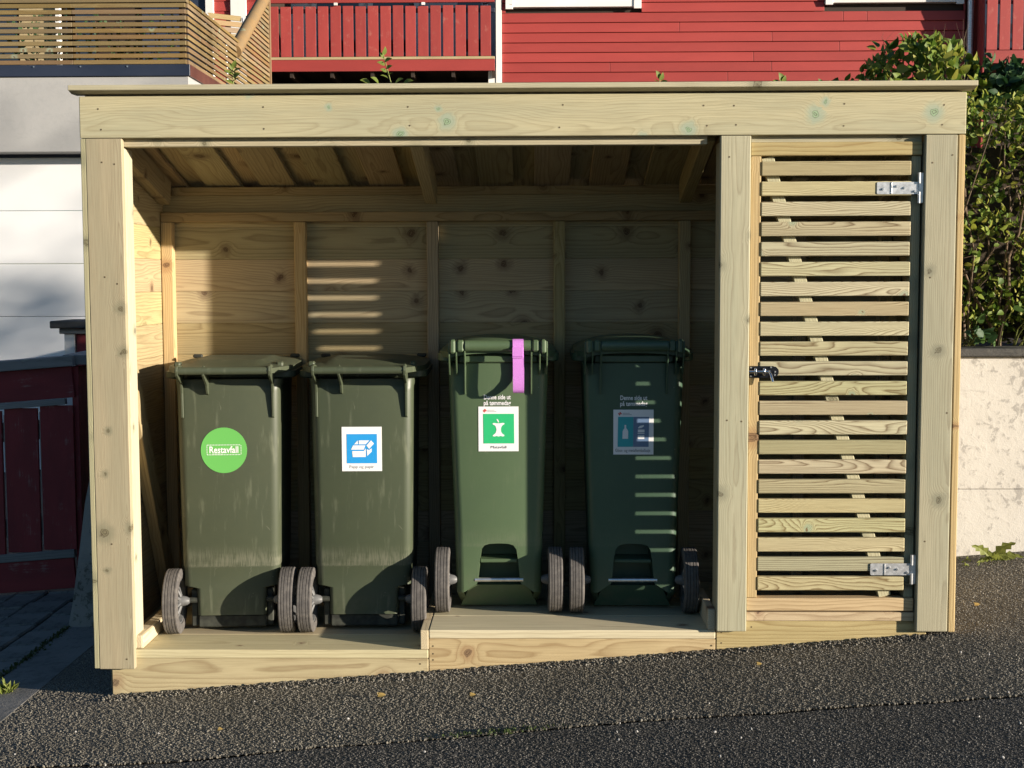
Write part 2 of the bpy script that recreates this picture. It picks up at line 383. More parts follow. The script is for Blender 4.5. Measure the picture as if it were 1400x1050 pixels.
def board(name, mat, parent, a, b, W, T, wdir=(0, 0, 1), bev=.002):
    """a board from a to b (middle of its ends), W wide along wdir, T thick"""
    a, b = Vector(a), Vector(b); X = (b-a).normalized(); Yv = Vector(wdir); Yv = (Yv - X*Yv.dot(X)).normalized(); Z = X.cross(Yv)
    o = bpy.data.objects.new(name, board_mesh((b-a).length, W, T, mat, bev))
    Mw = Matrix((X, Yv, Z)).transposed().to_4x4(); Mw.translation = (a+b)/2
    if parent is not None: Mw = Mw
    return link(o, parent, Mw)
def bbox_board(name, mat, parent, x0, x1, y0, y1, z0, z1, along='x', bev=.002):
    c = ((x0+x1)/2, (y0+y1)/2, (z0+z1)/2)
    if along == 'x':
        if z1-z0 >= y1-y0: return board(name, mat, parent, (x0, c[1], c[2]), (x1, c[1], c[2]), z1-z0, y1-y0, (0, 0, 1), bev)
        return board(name, mat, parent, (x0, c[1], c[2]), (x1, c[1], c[2]), y1-y0, z1-z0, (0, 1, 0), bev)
    if along == 'y':
        if z1-z0 >= x1-x0: return board(name, mat, parent, (c[0], y0, c[2]), (c[0], y1, c[2]), z1-z0, x1-x0, (0, 0, 1), bev)
        return board(name, mat, parent, (c[0], y0, c[2]), (c[0], y1, c[2]), x1-x0, z1-z0, (1, 0, 0), bev)
    if x1-x0 >= y1-y0: return board(name, mat, parent, (c[0], c[1], z0), (c[0], c[1], z1), x1-x0, y1-y0, (1, 0, 0), bev)
    return board(name, mat, parent, (c[0], c[1], z0), (c[0], c[1], z1), y1-y0, x1-x0, (0, 1, 0), bev)
def gz(x): return .0882 + .0777*max(-7., min(7., x))

# ================================================================== SETTING
def sheet(name, mat, poly, lift, sub=None):
    me = bpy.data.meshes.new(name); me.from_pydata([(x, y, gz(x)+lift) for x, y in poly], [], [list(range(len(poly)))])
    bm = bmesh.new(); bm.from_mesh(me); bmesh.ops.triangulate(bm, faces=bm.faces); bm.to_mesh(me); bm.free()
    me.materials.append(MT[mat]); return link(bpy.data.objects.new(name, me))
xs = [-200, -7, -5, -3, -1, 1, 3, 5, 7, 200]; ys = [-200, -20, -3, 0, 3, 20, 200]
vs = [(x, y, gz(x)-.012) for y in ys for x in xs]; nx = len(xs)
me = bpy.data.meshes.new('ground'); me.from_pydata(vs, [], [(j*nx+i, j*nx+i+1, (j+1)*nx+i+1, (j+1)*nx+i) for j in range(len(ys)-1) for i in range(nx-1)])
me.materials.append(MT['asph_new']); tag(link(bpy.data.objects.new('ground', me)), kind='structure')
# the two lays of asphalt meet along a ragged crack
def crack_y(x, s=0.): return -.715 + .022*math.sin(x*2.1+.4) + .030*(noise.noise((x*2.2, 3.1+s, 0))) + .010*noise.noise((x*14, 8+s, 0))
cx = [-7 + i*.05 for i in range(281)]
apron = [(x, crack_y(x)) for x in cx] + [(7, 1.26), (-1.93, 1.26), (-1.93, -.34), (-7, -.34)]
tag(sheet('driveway', 'asph_old', apron, -.002), kind='structure')
def gap(x): return .003 + .012*max(0, noise.noise((x*1.7, 20.5, 0))+.25)
roadp = [(x, crack_y(x)-gap(x)) for x in cx] + [(7, -60), (-7, -60)]
tag(sheet('road', 'asph_new', roadp, -.006), kind='structure')

def gn_stones(name, polys, mat, dens, rmin, rmax, seed, lift=0., kind='stuff'):
    """many small stones pressed into the surface: distributed and instanced with geometry nodes"""
    vs_, fs_ = [], []
    for q in polys:
        i0 = len(vs_); vs_ += [(x, y, gz(x)+lift) for x, y in q]; fs_.append(list(range(i0, i0+len(q))))
    me = bpy.data.meshes.new(name); me.from_pydata(vs_, [], fs_); me.materials.append(MT[mat])
    o = link(bpy.data.objects.new(name, me))
    g = bpy.data.node_groups.new(name, 'GeometryNodeTree')
    g.interface.new_socket('Geometry', in_out='INPUT', socket_type='NodeSocketGeometry'); g.interface.new_socket('Geometry', in_out='OUTPUT', socket_type='NodeSocketGeometry')
    N = g.nodes.new; L = g.links.new
    gi, go = N('NodeGroupInput'), N('NodeGroupOutput')
    dp = N('GeometryNodeDistributePointsOnFaces'); dp.inputs['Density'].default_value = dens; dp.inputs['Seed'].default_value = seed
    ico = N('GeometryNodeMeshIcoSphere'); ico.inputs['Radius'].default_value = 1; ico.inputs['Subdivisions'].default_value = 1
    sm = N('GeometryNodeSetMaterial'); sm.inputs['Material'].default_value = MT[mat]
    ip = N('GeometryNodeInstanceOnPoints')
    rv = N('FunctionNodeRandomValue'); rv.data_type = 'FLOAT_VECTOR'; rv.inputs[0].default_value = (0, 0, 0); rv.inputs[1].default_value = (6.28, 6.28, 6.28); rv.inputs['Seed'].default_value = seed+1
    rs = N('FunctionNodeRandomValue'); rs.data_type = 'FLOAT_VECTOR'; rs.inputs[0].default_value = (rmin, rmin, rmin*.6); rs.inputs[1].default_value = (rmax, rmax, rmax*.75); rs.inputs['Seed'].default_value = seed+2
    L(gi.outputs[0], dp.inputs[0]); L(dp.outputs[0], ip.inputs['Points']); L(ico.outputs[0], sm.inputs[0]); L(sm.outputs[0], ip.inputs['Instance'])
    L(rv.outputs[0], ip.inputs['Rotation']); L(rs.outputs[0], ip.inputs['Scale']); L(ip.outputs[0], go.inputs[0])
    md = o.modifiers.new('stones', 'NODES'); md.node_group = g
    return tag(o, kind=kind)
seg = [x for x in cx if -2.8 <= x <= 3.2]
gn_stones('worn_asphalt_stones', [[(a, crack_y(a)), (b, crack_y(b)), (b, 1.24 if a > -1.91 else -.34), (a, 1.24 if a > -1.91 else -.34)] for a, b in zip(seg, seg[1:])], 'chip_old', 19000, .0024, .0062, 3, -.0038)
gn_stones('dark_asphalt_stones', [[(a, -1.75), (b, -1.75), (b, crack_y(b)-gap(b)-.003), (a, crack_y(a)-gap(a)-.003)] for a, b in zip(seg, seg[1:])], 'chip_new', 20000, .0022, .0056, 11, -.0078)
gn_stones('white_grit', [[(-2.2, -1.4), (2.4, -1.4), (2.4, .9), (-1.8, .0)]], 'pebble', 7, .0022, .0052, 23, .003)

gn_stones('base_grit', [[(a, -.05), (b, -.05), (b, .027), (a, .027)] for a, b in zip([x for x in cx if -1.6 <= x <= 1.45], [x for x in cx if -1.55 <= x <= 1.5])], 'chip_old', 9000, .0022, .0065, 31, .0005)
# paving beside the gate: slabs laid in rows, and the smooth strip along the asphalt
pav = tag(empty('pavement', (-2.5, 1, gz(-2.5))), kind='structure')
m = MB(); m.prism([(-2.115, gz(-2.115)-.05), (-1.893, gz(-1.893)-.05), (-1.893, gz(-1.893)+.0005), (-2.115, gz(-2.115)+.004)], -.35, 1.16)
m.build('kerb_strip', 'kerb', pav)
xx = -2.125; row = 0
while xx > -4.2:
    wd = (.185, .21, .17, .20)[row % 4]; yy = -.4 + (row*.13) % .2
    while yy < 2.02:
        ln = random.uniform(.17, .30); y1 = min(yy+ln, 2.05)
        if y1-yy > .06:
            m = MB(); m.box(-wd/2+.006, wd/2-.006, -(y1-yy)/2+.006, (y1-yy)/2-.006, -.06, 0, .008)
            Mw = Matrix.Translation((xx-wd/2 + random.uniform(-.004, .004), (yy+y1)/2, gz(xx-wd/2)+random.uniform(-.003, .006))) @ Matrix.Rotation(-math.atan(.0777)+random.uniform(-.015, .015), 4, 'Y') @ Matrix.Rotation(random.uniform(-.03, .03), 4, 'Z') @ Matrix.Rotation(random.uniform(-.02, .02), 4, 'X')
            m.build('paving_slab', 'paver', pav, Mw)
        yy = y1
    xx -= wd; row += 1

# garden behind the retaining wall, rising to the house
gx = [-2.05, -1, 0, 1.5, 3, 5, 8, 30]; gy = [1.36, 1.9, 2.6, 4, 6, 9, 12, 15.2, 40]; gzv = [1.13, 1.13, 1.14, 1.16, 1.2, 1.5, 2.2, 3.0, 3.2]
me = bpy.data.meshes.new('garden'); me.from_pydata([(x, y, z+.05*noise.noise((x, y, 3))) for y, z in zip(gy, gzv) for x in gx], [], [(j*8+i, j*8+i+1, (j+1)*8+i+1, (j+1)*8+i) for j in range(8) for i in range(7)])
me.materials.append(MT['soil']); tag(link(bpy.data.objects.new('garden', me)), kind='structure')

# retaining wall
rw = tag(empty('retaining_wall', (1.5, 1.25, gz(1.5))), 'low cream rendered concrete wall with slate coping under the hedge', 'wall')
m = MB(); m.prism([(-1.60, gz(-1.6)-.1), (8, gz(7)-.1), (8, 1*.5435), (-1.60, .5435)], 1.25, 1.44, 'y', .003); m.build('wall_course', 'render', rw)
m = MB(); m.prism([(-1.60, .5450), (8, .5450), (8, 1.148), (-1.60, 1.148)], 1.252, 1.44, 'y', .003); m.build('wall_course', 'render', rw)
m = MB(); m.box(-1.60, 8, 1.27, 1.43, .540, .546); m.build('joint', 'render', rw)
for k in range(17):
    x0 = -1.6 + k*.58
    m = MB(); m.box(x0+.002, x0+.577, 1.222, 1.50, 1.149, 1.185+random.uniform(-.002, .003), .005); m.build('coping_stone', 'slate', rw)
pr = tag(empty('concrete_pier', (-1.95, 1.2, gz(-2))), 'leaning weathered grey concrete pier between the red fence and the shelter', 'pier')
m = MB(); bmv = []
for (x, y, z) in [(-2.135, 1.16, -.12), (-1.62, 1.10, -.08), (-1.62, 1.5, -.08), (-2.10, 1.5, -.12), (-1.965, 1.19, .98), (-1.62, 1.19, .98), (-1.62, 1.5, .98), (-1.96, 1.5, .98)]: bmv.append(m.bm.verts.new((x, y, z)))
for f in [(0, 1, 5, 4), (1, 2, 6, 5), (2, 3, 7, 6), (3, 0, 4, 7), (4, 5, 6, 7), (3, 2, 1, 0)]: m.bm.faces.new([bmv[i] for i in f])
bmesh.ops.bevel(m.bm, geom=m.bm.edges[:], offset=.02, segments=2, affect='EDGES')
bmesh.ops.subdivide_edges(m.bm, edges=[e for e in m.bm.edges if e.calc_length() > .2], cuts=8, use_grid_fill=True)
for v in m.bm.verts: v.co += Vector((noise.noise(v.co*9), noise.noise(v.co*9+Vector((5, 0, 0))), 0))*.008
m.build('pier_body', 'pier', pr, smooth=40)

# red gate fence on the left
s7 = math.atan(.0777)
fc = tag(empty('red_fence', (-2.7, 2.03, gz(-2.7))), 'dark red plank fence with grey cap boards left of the shelter', 'fence')
def zf(x, z): return z + .0777*(x+2.37)
def fboard(name, mat, x0, x1, z0, z1, y0, y1, bev=.003):
    c0, c1 = zf(x0, (z0+z1)/2), zf(x1, (z0+z1)/2)
    if z1-z0 > .3: return board(name, mat, fc, ((x0+x1)/2, (y0+y1)/2, zf((x0+x1)/2, z0)), ((x0+x1)/2 - .0, (y0+y1)/2, zf((x0+x1)/2, z1)), x1-x0, y1-y0, (1, 0, 0), bev)
    return board(name, mat, fc, (x0, (y0+y1)/2, c0), (x1, (y0+y1)/2, c1), z1-z0, y1-y0, (0, 0, 1), bev)
fboard('cap_board', 'greywood', -4.3, -2.352, 1.068, 1.120, 1.985, 2.17)
fboard('top_board', 'darkred', -4.3, -2.362, .905, 1.066, 2.012, 2.034)
fboard('ledge_rail', 'greywood', -4.3, -2.40, .872, .903, 1.998, 2.032)
fboard('ledge_rail', 'greywood', -4.3, -2.375, .075, .118, 2.002, 2.036)
fboard('bottom_board', 'darkred', -4.3, -2.378, -.085, .073, 2.012, 2.034)
x = -2.365
while x > -4.2:
    wd = .172; fboard('plank', 'darkred', x-wd, x, .119, .870, 2.012+random.uniform(-.002, .002), 2.032); x -= wd+.014
fboard('back_rail', 'greywood', -4.3, -2.40, .70, .80, 2.040, 2.07); fboard('back_rail', 'greywood', -4.3, -2.40, .2, .3, 2.040, 2.07)
m = MB()
xx = -2.365-.172
while xx > -4.2:
    m.box(xx-.012, xx-.002, 2.036, 2.040, zf(xx, .15), zf(xx, .84)); xx -= .186
m.build('gap_batten', 'palewood', fc)
# the fence turns the corner and runs back
board('corner_post', 'darkred', fc, (-2.358, 2.062, -.10), (-2.358, 2.062, 1.064), .034, .052, (1, 0, 0))
y = 2.09
while y < 3.3:
    board('return_plank', 'darkred', fc, (-2.353, y+.085, -.08), (-2.353, y+.085, 1.06), .168, .022, (0, 1, 0)); y += .18
board('return_cap', 'greywood', fc, (-2.335, 2.02, 1.098), (-2.30, 3.3, 1.12), .16, .05, (1, 0, 0))
gp = tag(empty('gate_pillar', (-2.8, 3.7, -.1)), 'dark red boxed gate pillar with a flat grey cap behind the red fence', 'pillar')
m = MB(); m.box(-2.96, -2.955+.06, 3.62, 3.9, -.2, 1.17, .003); m.build('corner_board', 'white', gp)
for k in range(4): board('pillar_board', 'darkred', gp, (-2.885+.07+k*.15, 3.64, -.2), (-2.885+.07+k*.15, 3.64, 1.165), .14, .022, (1, 0, 0))
m = MB(); m.box(-2.89, -2.30, 3.66, 3.92, -.2, 1.168); m.build('pillar_core', 'darkred', gp)
m = MB(); m.box(-3.03, -2.26, 3.56, 3.98, 1.205, 1.252, .006); m.build('cap_slab', 'slate', gp)
m = MB(); m.box(-2.985, -2.30, 3.60, 3.94, 1.169, 1.204, .004); m.build('cap_base', 'greywood', gp)

# ------------------------------------------------------------------ garage with its terrace
ga = tag(empty('garage', (-6, 7.63, -.3)), 'grey concrete garage with white panelled door below the slatted terrace', 'garage')
m = MB(); m.box(-10.5, -3.144, 7.63, 15.0, 2.685, 3.365, .006); m.build('concrete_lintel', 'garage', ga)
for (x0, x1) in ((-3.35, -3.144), (-10.5, -9.0)): m = MB(); m.box(x0, x1, 7.63, 15.0, -.6, 2.684); m.build('side_wall', 'garage', ga)
for k in range(7):
    z1 = 2.655 - k*.4965; m = MB(); m.box(-8.99, -3.36, 7.86, 7.90, z1-.4915, z1, .004); m.build('door_panel', 'door_white', ga)
m = MB(); m.box(-8.99, -3.36, 7.84, 7.88, 2.657, 2.684); m.build('door_seal', 'navy', ga)
m = MB(); m.box(-10.5, -3.128, 7.612, 7.628, 3.368, 3.472, .003)
m.build('flashing', 'navy', ga)
m = MB(); m.box(-3.142, -3.128, 7.63, 15.0, 3.368, 3.472); m.build('side_flashing', 'brownmetal', ga)
for k in range(12): m = MB(); m.tube([(-4.13 - (k-1)*.43, 7.605, 3.455), (-4.13-(k-1)*.43, 7.613, 3.455)], .007, 6); m.build('flashing_screw', 'steel', ga)
m = MB(); m.box(-10.5, -3.15, 7.64, 15.0, 3.37, 3.46); m.build('terrace_deck', 'deck', ga)

ts = tag(empty('slatted_screen', (-5, 7.65, 3.47)), 'brown horizontal slat railing round the terrace above the garage', 'railing')
for k in range(10):
    z = 3.497 + k*.0565
    for (x0, x1) in ((-8.4, -5.9), (-5.897, -4.205), (-4.202, -3.165)):
        board('slat', 'deck', ts, (x0, 7.64+random.uniform(-.002, .002), z), (x1, 7.64, z), .038, .021, (0, 0, 1), .002)
board('top_rail', 'deck', ts, (-8.4, 7.665, 4.052), (-3.15, 7.665, 4.052), .04, .09, (0, 0, 1))
for x in (-8.2, -6.9, -5.92, -4.96, -4.23, -3.2): board('post', 'dark', ts, (x, 7.69, 3.46), (x, 7.69, 4.03), .06, .05, (1, 0, 0))
def log_y(z): return 9.80 + (z-4.03)*1.80
for k in range(26):
    z = 3.497 + k*.0565
    y0 = 7.655 if z < 4.03 else log_y(z)+.12
    if y0 > 11.4: break
    board('slat', 'deck', ts, (-3.155, y0, z), (-3.155, 11.52, z), .038, .021, (0, 0, 1), .002)
board('top_rail', 'deck', ts, (-3.165, 7.712, 4.046), (-3.165, 9.83, 4.046), .030, .06, (0, 0, 1))
for y in (8.7, 9.75, 10.6, 11.45): board('post', 'dark', ts, (-3.20, y, 3.46), (-3.20, y, 4.03 if y < 9.9 else min(4.03+(y-9.8)/1.80, 4.8)), .05, .05, (0, 1, 0))
m = MB(); m.tube([(-3.17, 9.70, 3.93), (-3.15, 11.5, 4.93)], [.075, .070], 14); m.build('log_handrail', 'deck', ts, smooth=50)
board('end_trim', 'deck', ts, (-3.145, 11.53, 3.40), (-3.145, 11.53, 5.0), .05, .03, (0, 1, 0))

ch = tag(empty('garden_chair', (-3.72, 12.4, 3.80), R(35)), 'brown slatted garden chair with light metal frame on the terrace', 'chair'); LOCAL.add(ch)
for s in (-.24, .24):
    m = MB(); m.tube([(s, .27, 0), (s, .20, .42), (s, .235, .62), (s, .38, 1.08)], .016, 8); m.tube([(s, -.25, 0), (s, -.22, .64), (s, .22, .66)], .015, 8); m.build('side_frame', 'zinc', ch, smooth=50)
for k in range(5): m = MB(); m.box(-.225, .225, -.22+k*.088, -.145+k*.088, .42, .437, .003); m.build('seat_slat', 'deck', ch)
for k in range(7):
    y = .232+k*.026; z = .56+k*.083; m = MB(); m.box(-.225, .225, y, y+.015, z-.02, z+.045, .003); m.build('back_slat', 'deck', ch)

# ------------------------------------------------------------------ red house
ho = tag(empty('red_house', (0, 15.6, 3.2)), 'red timber house with white trim and plank balconies behind the shelter', 'house')
m = MB(); m.box(-.53, 6.40, 15.66, 22, 3.0, 8.2); m.box(-10.5, -.53, 17.7, 22, 3.0, 8.2); m.build('wall_core', 'dark', ho)
hr = random.Random(5)
joints = {5: [2.18], 4: [3.55], 2: [3.28, 5.35], 1: [1.15, 3.55], 6: [4.6, 4.95], 3: [4.55], 0: [2.9], 7: [.4]}
for k in range(-2, 13):
    z0 = 4.433 + k*.1455; js = [-.455] + joints.get(k, [hr.uniform(.5, 5.5)]) + [6.40]
    for a, b in zip(js, js[1:]):
        if k >= 7:      # windows above interrupt the boards
            for (c, d) in ((a, min(b, -.40)), (max(a, 1.615), min(b, 4.32)), (max(a, 6.37), b)):
                if d-c > .03: board('siding_board', 'red', ho, (c+.002, 15.60, z0+.0728), (d-.002, 15.60, z0+.0728), .1435, .02, (0, .17, 1), .0045)
        else: board('siding_board', 'red', ho, (a+.002, 15.60, z0+.0728), (b-.002, 15.60, z0+.0728), .1435, .02, (0, .17, 1), .0045)
bbox_board('corner_board', 'white', ho, -.545, -.458, 15.56, 15.64, 2.9, 7.5, 'z', .003)
bbox_board('corner_board', 'white', ho, -.66, -.548, 15.57, 15.63, 2.9, 4.62, 'z', .003)
for (x0, x1, zb) in ((-.40, 1.61, 5.565), (4.325, 6.36, 5.60)):
    wn_ = empty('window', ((x0+x1)/2, 15.6, zb), 0, ho)
    m = MB(); m.box(x0-.0, x1+.0, 15.545, 15.66, zb-.035, zb+.085, .004); m.build('sill', 'white', wn_)
    m = MB(); m.box(x0, x0+.11, 15.53, 15.56, zb-.065, zb+1.3, .003); m.box(x1-.11, x1, 15.53, 15.56, zb-.065, zb+1.3, .003); m.box(x0+.11, x1-.11, 15.53, 15.56, zb+1.19, zb+1.3, .003); m.build('casing', 'white', wn_)
    m = MB(); m.box(x0+.112, x1-.112, 15.57, 15.62, zb+.087, zb+.16, .003); m.box(x0+.112, x0+.18, 15.57, 15.62, zb+.161, zb+1.18); m.box(x1-.18, x1-.112, 15.57, 15.62, zb+.161, zb+1.18); m.build('frame', 'white', wn_)
    m = MB(); m.box(x0+.181, x1-.181, 15.60, 15.61, zb+.161, zb+1.18); m.build('pane', 'glass', wn_)
m = MB(); m.tube([(6.455, 15.53, 3), (6.455, 15.53, 7.5)], .045, 12); m.build('downpipe', 'zinc', ho, smooth=50)
# recessed left balcony
ba = empty('balcony', (-2.2, 15.4, 4.6), 0, ho)
pw = .1515; px0 = -.615
for k in range(20):
    x1 = px0 - k*.1845
    board('baluster_plank', 'redplank', ba, (x1-pw/2, 15.40+hr.uniform(-.003, .003), 4.795), (x1-pw/2, 15.40, 5.530+hr.uniform(-.006, .006)), pw, .022, (1, 0, 0), .003)
bbox_board('top_rail', 'red', ba, -4.30, -.56, 15.36, 15.40, 5.572, 5.74, 'x', .003)
bbox_board('cap_rail', 'red', ba, -4.30, -.56, 15.34, 15.48, 5.742, 5.78, 'x', .003)
bbox_board('lower_rail', 'cream_frame', ba, -4.30, -.56, 15.38, 15.45, 4.752, 4.790, 'x', .003)
bbox_board('upper_rail', 'navy', ba, -4.30, -.56, 15.425, 15.47, 5.44, 5.50, 'x', .003)
bbox_board('edge_beam', 'red', ba, -4.30, -.56, 15.38, 15.43, 4.582, 4.748, 'x', .003)
bbox_board('floor_slab', 'dark', ba, -4.6, -.56, 15.44, 17.6, 4.64, 4.70, 'x', .0)
for k in range(7): bbox_board('joist', 'dark', ba, -4.2+k*.6, -4.15+k*.6, 15.44, 16.9, 4.50, 4.638, 'y', .0)
for k in range(4): bbox_board('rail_post', 'navy', ba, -4.0+k*1.09, -3.93+k*1.09, 15.43, 15.50, 4.72, 5.57, 'z', .003)
for k in range(3): m = MB(); m.box(-2.90+k*1.29-.02, -2.90+k*1.29+.03, 15.35, 15.38, 5.535, 5.572); m.build('rail_bracket', 'white', ba)
# recess behind the balcony: pale wall with glass doors
m = MB(); m.box(-4.6, -.54, 17.60, 17.68, 4.5, 7.6); m.build('recess_wall', 'whitewall', ho)
for (x0, x1) in ((-3.6, -2.75), (-2.68, -1.85), (-1.30, -.75)):
    wn_ = empty('window', ((x0+x1)/2, 17.6, 4.8), 0, ho)
    m = MB(); m.box(x0, x0+.08, 17.54, 17.60, 4.78, 6.9); m.box(x1-.08, x1, 17.54, 17.60, 4.78, 6.9); m.box(x0+.08, x1-.08, 17.54, 17.60, 4.78, 4.9); m.build('frame', 'white', wn_)
    m = MB(); m.box(x0+.081, x1-.081, 17.56, 17.58, 4.901, 6.9); m.build('pane', 'glass', wn_)
m = MB(); m.box(-.535, -.53+.06, 15.66, 17.7, 3, 7.5); m.build('recess_side', 'red', ho)
for k in range(5): board('underfloor_board', 'dark', ho, (-4.3, 16.78, 3.75+k*.155), (-.56, 16.78, 3.75+k*.155), .15, .02, (0, 0, 1), .004)
bbox_board('lit_patch_board', 'cream_frame', ho, -1.15, -.72, 16.70, 16.76, 3.0, 4.49, 'z', .003)  # pale board standing in for a sunlit patch; its light is in the colour
# wall behind the terrace
for k in range(14):
    z0 = 4.0+k*.1455
    for (a, b) in ((-4.68, -4.43), (-4.20, -3.93)): board('siding_board', 'red', ho, (a+.002, 15.32, z0+.07), (b-.002, 15.32, z0+.07), .1445, .02, (0, .10, 1), .0035)
m = MB(); m.box(-10.5, -3.95, 15.37, 17.6, 3.2, 8); m.build('terrace_wall', 'dark', ho)
for (x0, x1, z0, z1) in ((-5.75, -4.80, 3.5, 6.4), (-7.95, -7.60, 4.2, 6.2), (-6.87, -6.45, 4.2, 6.2)):
    wn_ = empty('window', ((x0+x1)/2, 15.6, z0), 0, ho)
    m = MB(); 
    if x0 > -6: m.box(x1, x1+.12, 15.27, 15.36, z0, z1, .003)
    m.box(x0, x1, 15.30, 15.36, z0-.06, z0); m.build('casing', 'white', wn_)
    m = MB(); m.box(x0, x1, 15.32, 15.34, z0, z1); m.build('pane', 'navy' if x0 > -6 else 'glass', wn_)
bbox_board('corner_board', 'white', ho, -4.43, -4.20, 15.27, 15.31, 3.81, 7, 'z', .003)
m = MB(); m.box(-10.4, -3.25, 11.7, 15.24, 3.70, 3.80, .004); m.build('upper_deck', 'deck', ho)
bbox_board('corner_board', 'white', ho, -7.00, -6.94, 15.22, 15.32, 3.9, 6.2, 'z', .003)
bbox_board('terrace_panel', 'cream_frame', ho, -7.57, -7.01, 15.31, 15.35, 4.3, 6.2, 'z', .003)
for (x0, x1) in ((-8.9, -7.98),):
    for k in range(12): board('siding_board', 'darkred', ho, (x0, 15.34, 3.5+k*.1455), (x1, 15.34, 3.5+k*.1455), .1445, .02, (0, .1, 1), .0035)
# right balcony bay
rb = empty('balcony', (7.2, 15.3, 4.6), 0, ho)
for k in range(14):
    x0 = 6.60 + k*.187
    board('baluster_plank', 'redplank', rb, (x0+.076, 15.24+hr.uniform(-.003, .003), 4.815), (x0+.076, 15.24, 5.60), pw, .022, (1, 0, 0), .003)
bbox_board('edge_beam', 'redplank', rb, 6.60, 9.6, 15.23, 15.28, 4.625, 4.808, 'x', .003)
bbox_board('top_rail', 'red', rb, 6.55, 9.6, 15.22, 15.26, 5.62, 5.78, 'x', .003)
bbox_board('upper_rail', 'navy', rb, 6.6, 9.6, 15.262, 15.30, 5.48, 5.53, 'x', .0); bbox_board('lower_rail', 'navy', rb, 6.6, 9.6, 15.262, 15.30, 4.81, 4.85, 'x', .0)
for k in range(9): bbox_board('side_board', 'red', rb, 6.56, 6.582, 15.26+.15*k, 15.40+.15*k, 4.5, 8.0, 'z', .003)
bbox_board('lower_side', 'red', rb, 6.56, 6.585, 15.25, 16.6, 3.0, 4.495, 'y', .0)
bbox_board('floor_slab', 'dark', rb, 6.6, 9.6, 15.29, 17, 4.62, 4.70, 'x', .0)
bbox_board('under_beam', 'cream_frame', rb, 6.9, 9.6, 15.45, 15.5, 4.40, 4.45, 'x', .0)
m = MB(); m.box(6.6, 9.6, 16.9, 17, 3, 8); m.build('bay_wall', 'dark', ho)
m = MB(); m.box(6.9, 9.4, 16.86, 16.89, 4.75, 7); m.build('bay_window', 'glass', ho)

# ------------------------------------------------------------------ plants
LEAF = np.array([(0, 0, 0), (0, .34, 0), (0, .68, 0), (0, 1.0, -.10), (-.24, .18, .09), (-.33, .45, .12), (-.20, .76, .05), (.24, .18, .09), (.33, .45, .12), (.20, .76, .05)])
LF = [(0, 1, 4), (1, 5, 4), (1, 2, 6, 5), (2, 3, 6), (0, 7, 1), (1, 7, 8), (1, 8, 9, 2), (2, 9, 3)]
def leaf_mesh(items):
    """items: (position, direction, normal, length, width factor)"""
    V, Fc = [], []
    for p, d, n, L, wf in items:
        d = Vector(d).normalized(); n = Vector(n); n = (n - d*n.dot(d))
        n = n.normalized() if n.length > 1e-4 else d.orthogonal().normalized()
        x = d.cross(n); i0 = len(V)
        B = np.array((x, d, n)); V.extend((LEAF*np.array((wf, 1, 1))*L) @ B + np.array(p))
        Fc.extend([tuple(i+i0 for i in f) for f in LF])
    me = bpy.data.meshes.new('leaves'); me.from_pydata([tuple(v) for v in V], [], Fc)
    me.polygons.foreach_set('use_smooth', [True]*len(me.polygons))
    return me
def leaf_obj(name, mat, items, parent=None, kind=None):
    me = leaf_mesh(items); me.materials.append(MT[mat]); o = bpy.data.objects.new(name, me)
    link(o, parent, Matrix.Identity(4))
    return tag(o, kind=kind)
pr_ = random.Random(21)
def rv(s=1.): return Vector((pr_.gauss(0, s), pr_.gauss(0, s), pr_.gauss(0, s)))
lit = Vector((.75, -.55, .35))
def bush(name, label, cat, inside, box, n, size, mat, twigs, thresh=-.15, group=None, core=None):
    root = tag(empty(name, ((box[0]+box[1])/2, (box[2]+box[3])/2, box[4])), label, cat, group)
    it = []; tries = 0
    while len(it) < n and tries < n*60:
        tries += 1
        p = Vector((pr_.uniform(box[0], box[1]), pr_.uniform(box[2], box[3]), pr_.uniform(box[4], box[5])))
        dd = inside(p)
        if dd <= 0: continue
        if dd > .28 and pr_.random() < .72: continue
        if noise.noise(p*6.5) + .6*noise.noise(p*15) < thresh + (dd*.9): continue
        d = (rv(.6) + Vector((.2, -.45, .25))); nn = lit*1.35 + rv(.5)
        it.append((p, d, nn, size*pr_.uniform(.6, 1.25), pr_.uniform(.9, 1.25)))
    leaf_obj('foliage', mat, it, root, 'stuff')
    m = MB()
    for (a, b, r) in twigs:
        a, b = Vector(a), Vector(b); pts = [a.lerp(b, k/5) + rv(.018)*(k > 0) for k in range(6)]; m.tube(pts, [r*(1-.14*k) for k in range(6)], 6)
    m.build('branches', 'twig', root, smooth=60)
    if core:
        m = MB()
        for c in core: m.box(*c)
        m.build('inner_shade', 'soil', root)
    return root
# trimmed hedge on top of the wall
def hedge_in(p):
    top = 2.36 + .07*noise.noise((p.x*2.2, 1, 5)) + .05*(p.x-2.1); front = 1.42 + .07*noise.noise((p.x*2.5, p.z*2.5, 9))
    low = 1.30 + .10*noise.noise((p.x*3, 4, 2)) - .25*max(0, p.y-1.55)
    return min(top-p.z, p.y-front, p.z-low, 2.25-p.y)
tw = []
for k in range(46):
    x = pr_.uniform(1.5, 3.3); y = pr_.uniform(1.55, 1.8); tw.append(((x, y, 1.15), (x+pr_.uniform(-.35, .35), y+pr_.uniform(-.2, .1), pr_.uniform(1.7, 2.3)), pr_.uniform(.005, .011)))
for k in range(110):
    x = pr_.uniform(1.6, 3.0); z = pr_.uniform(1.3, 2.25); y = pr_.uniform(1.45, 1.65); tw.append(((x, y, z), (x+pr_.uniform(-.22, .22), y-.05+pr_.uniform(-.08, .05), z+pr_.uniform(-.05, .25)), .0032))
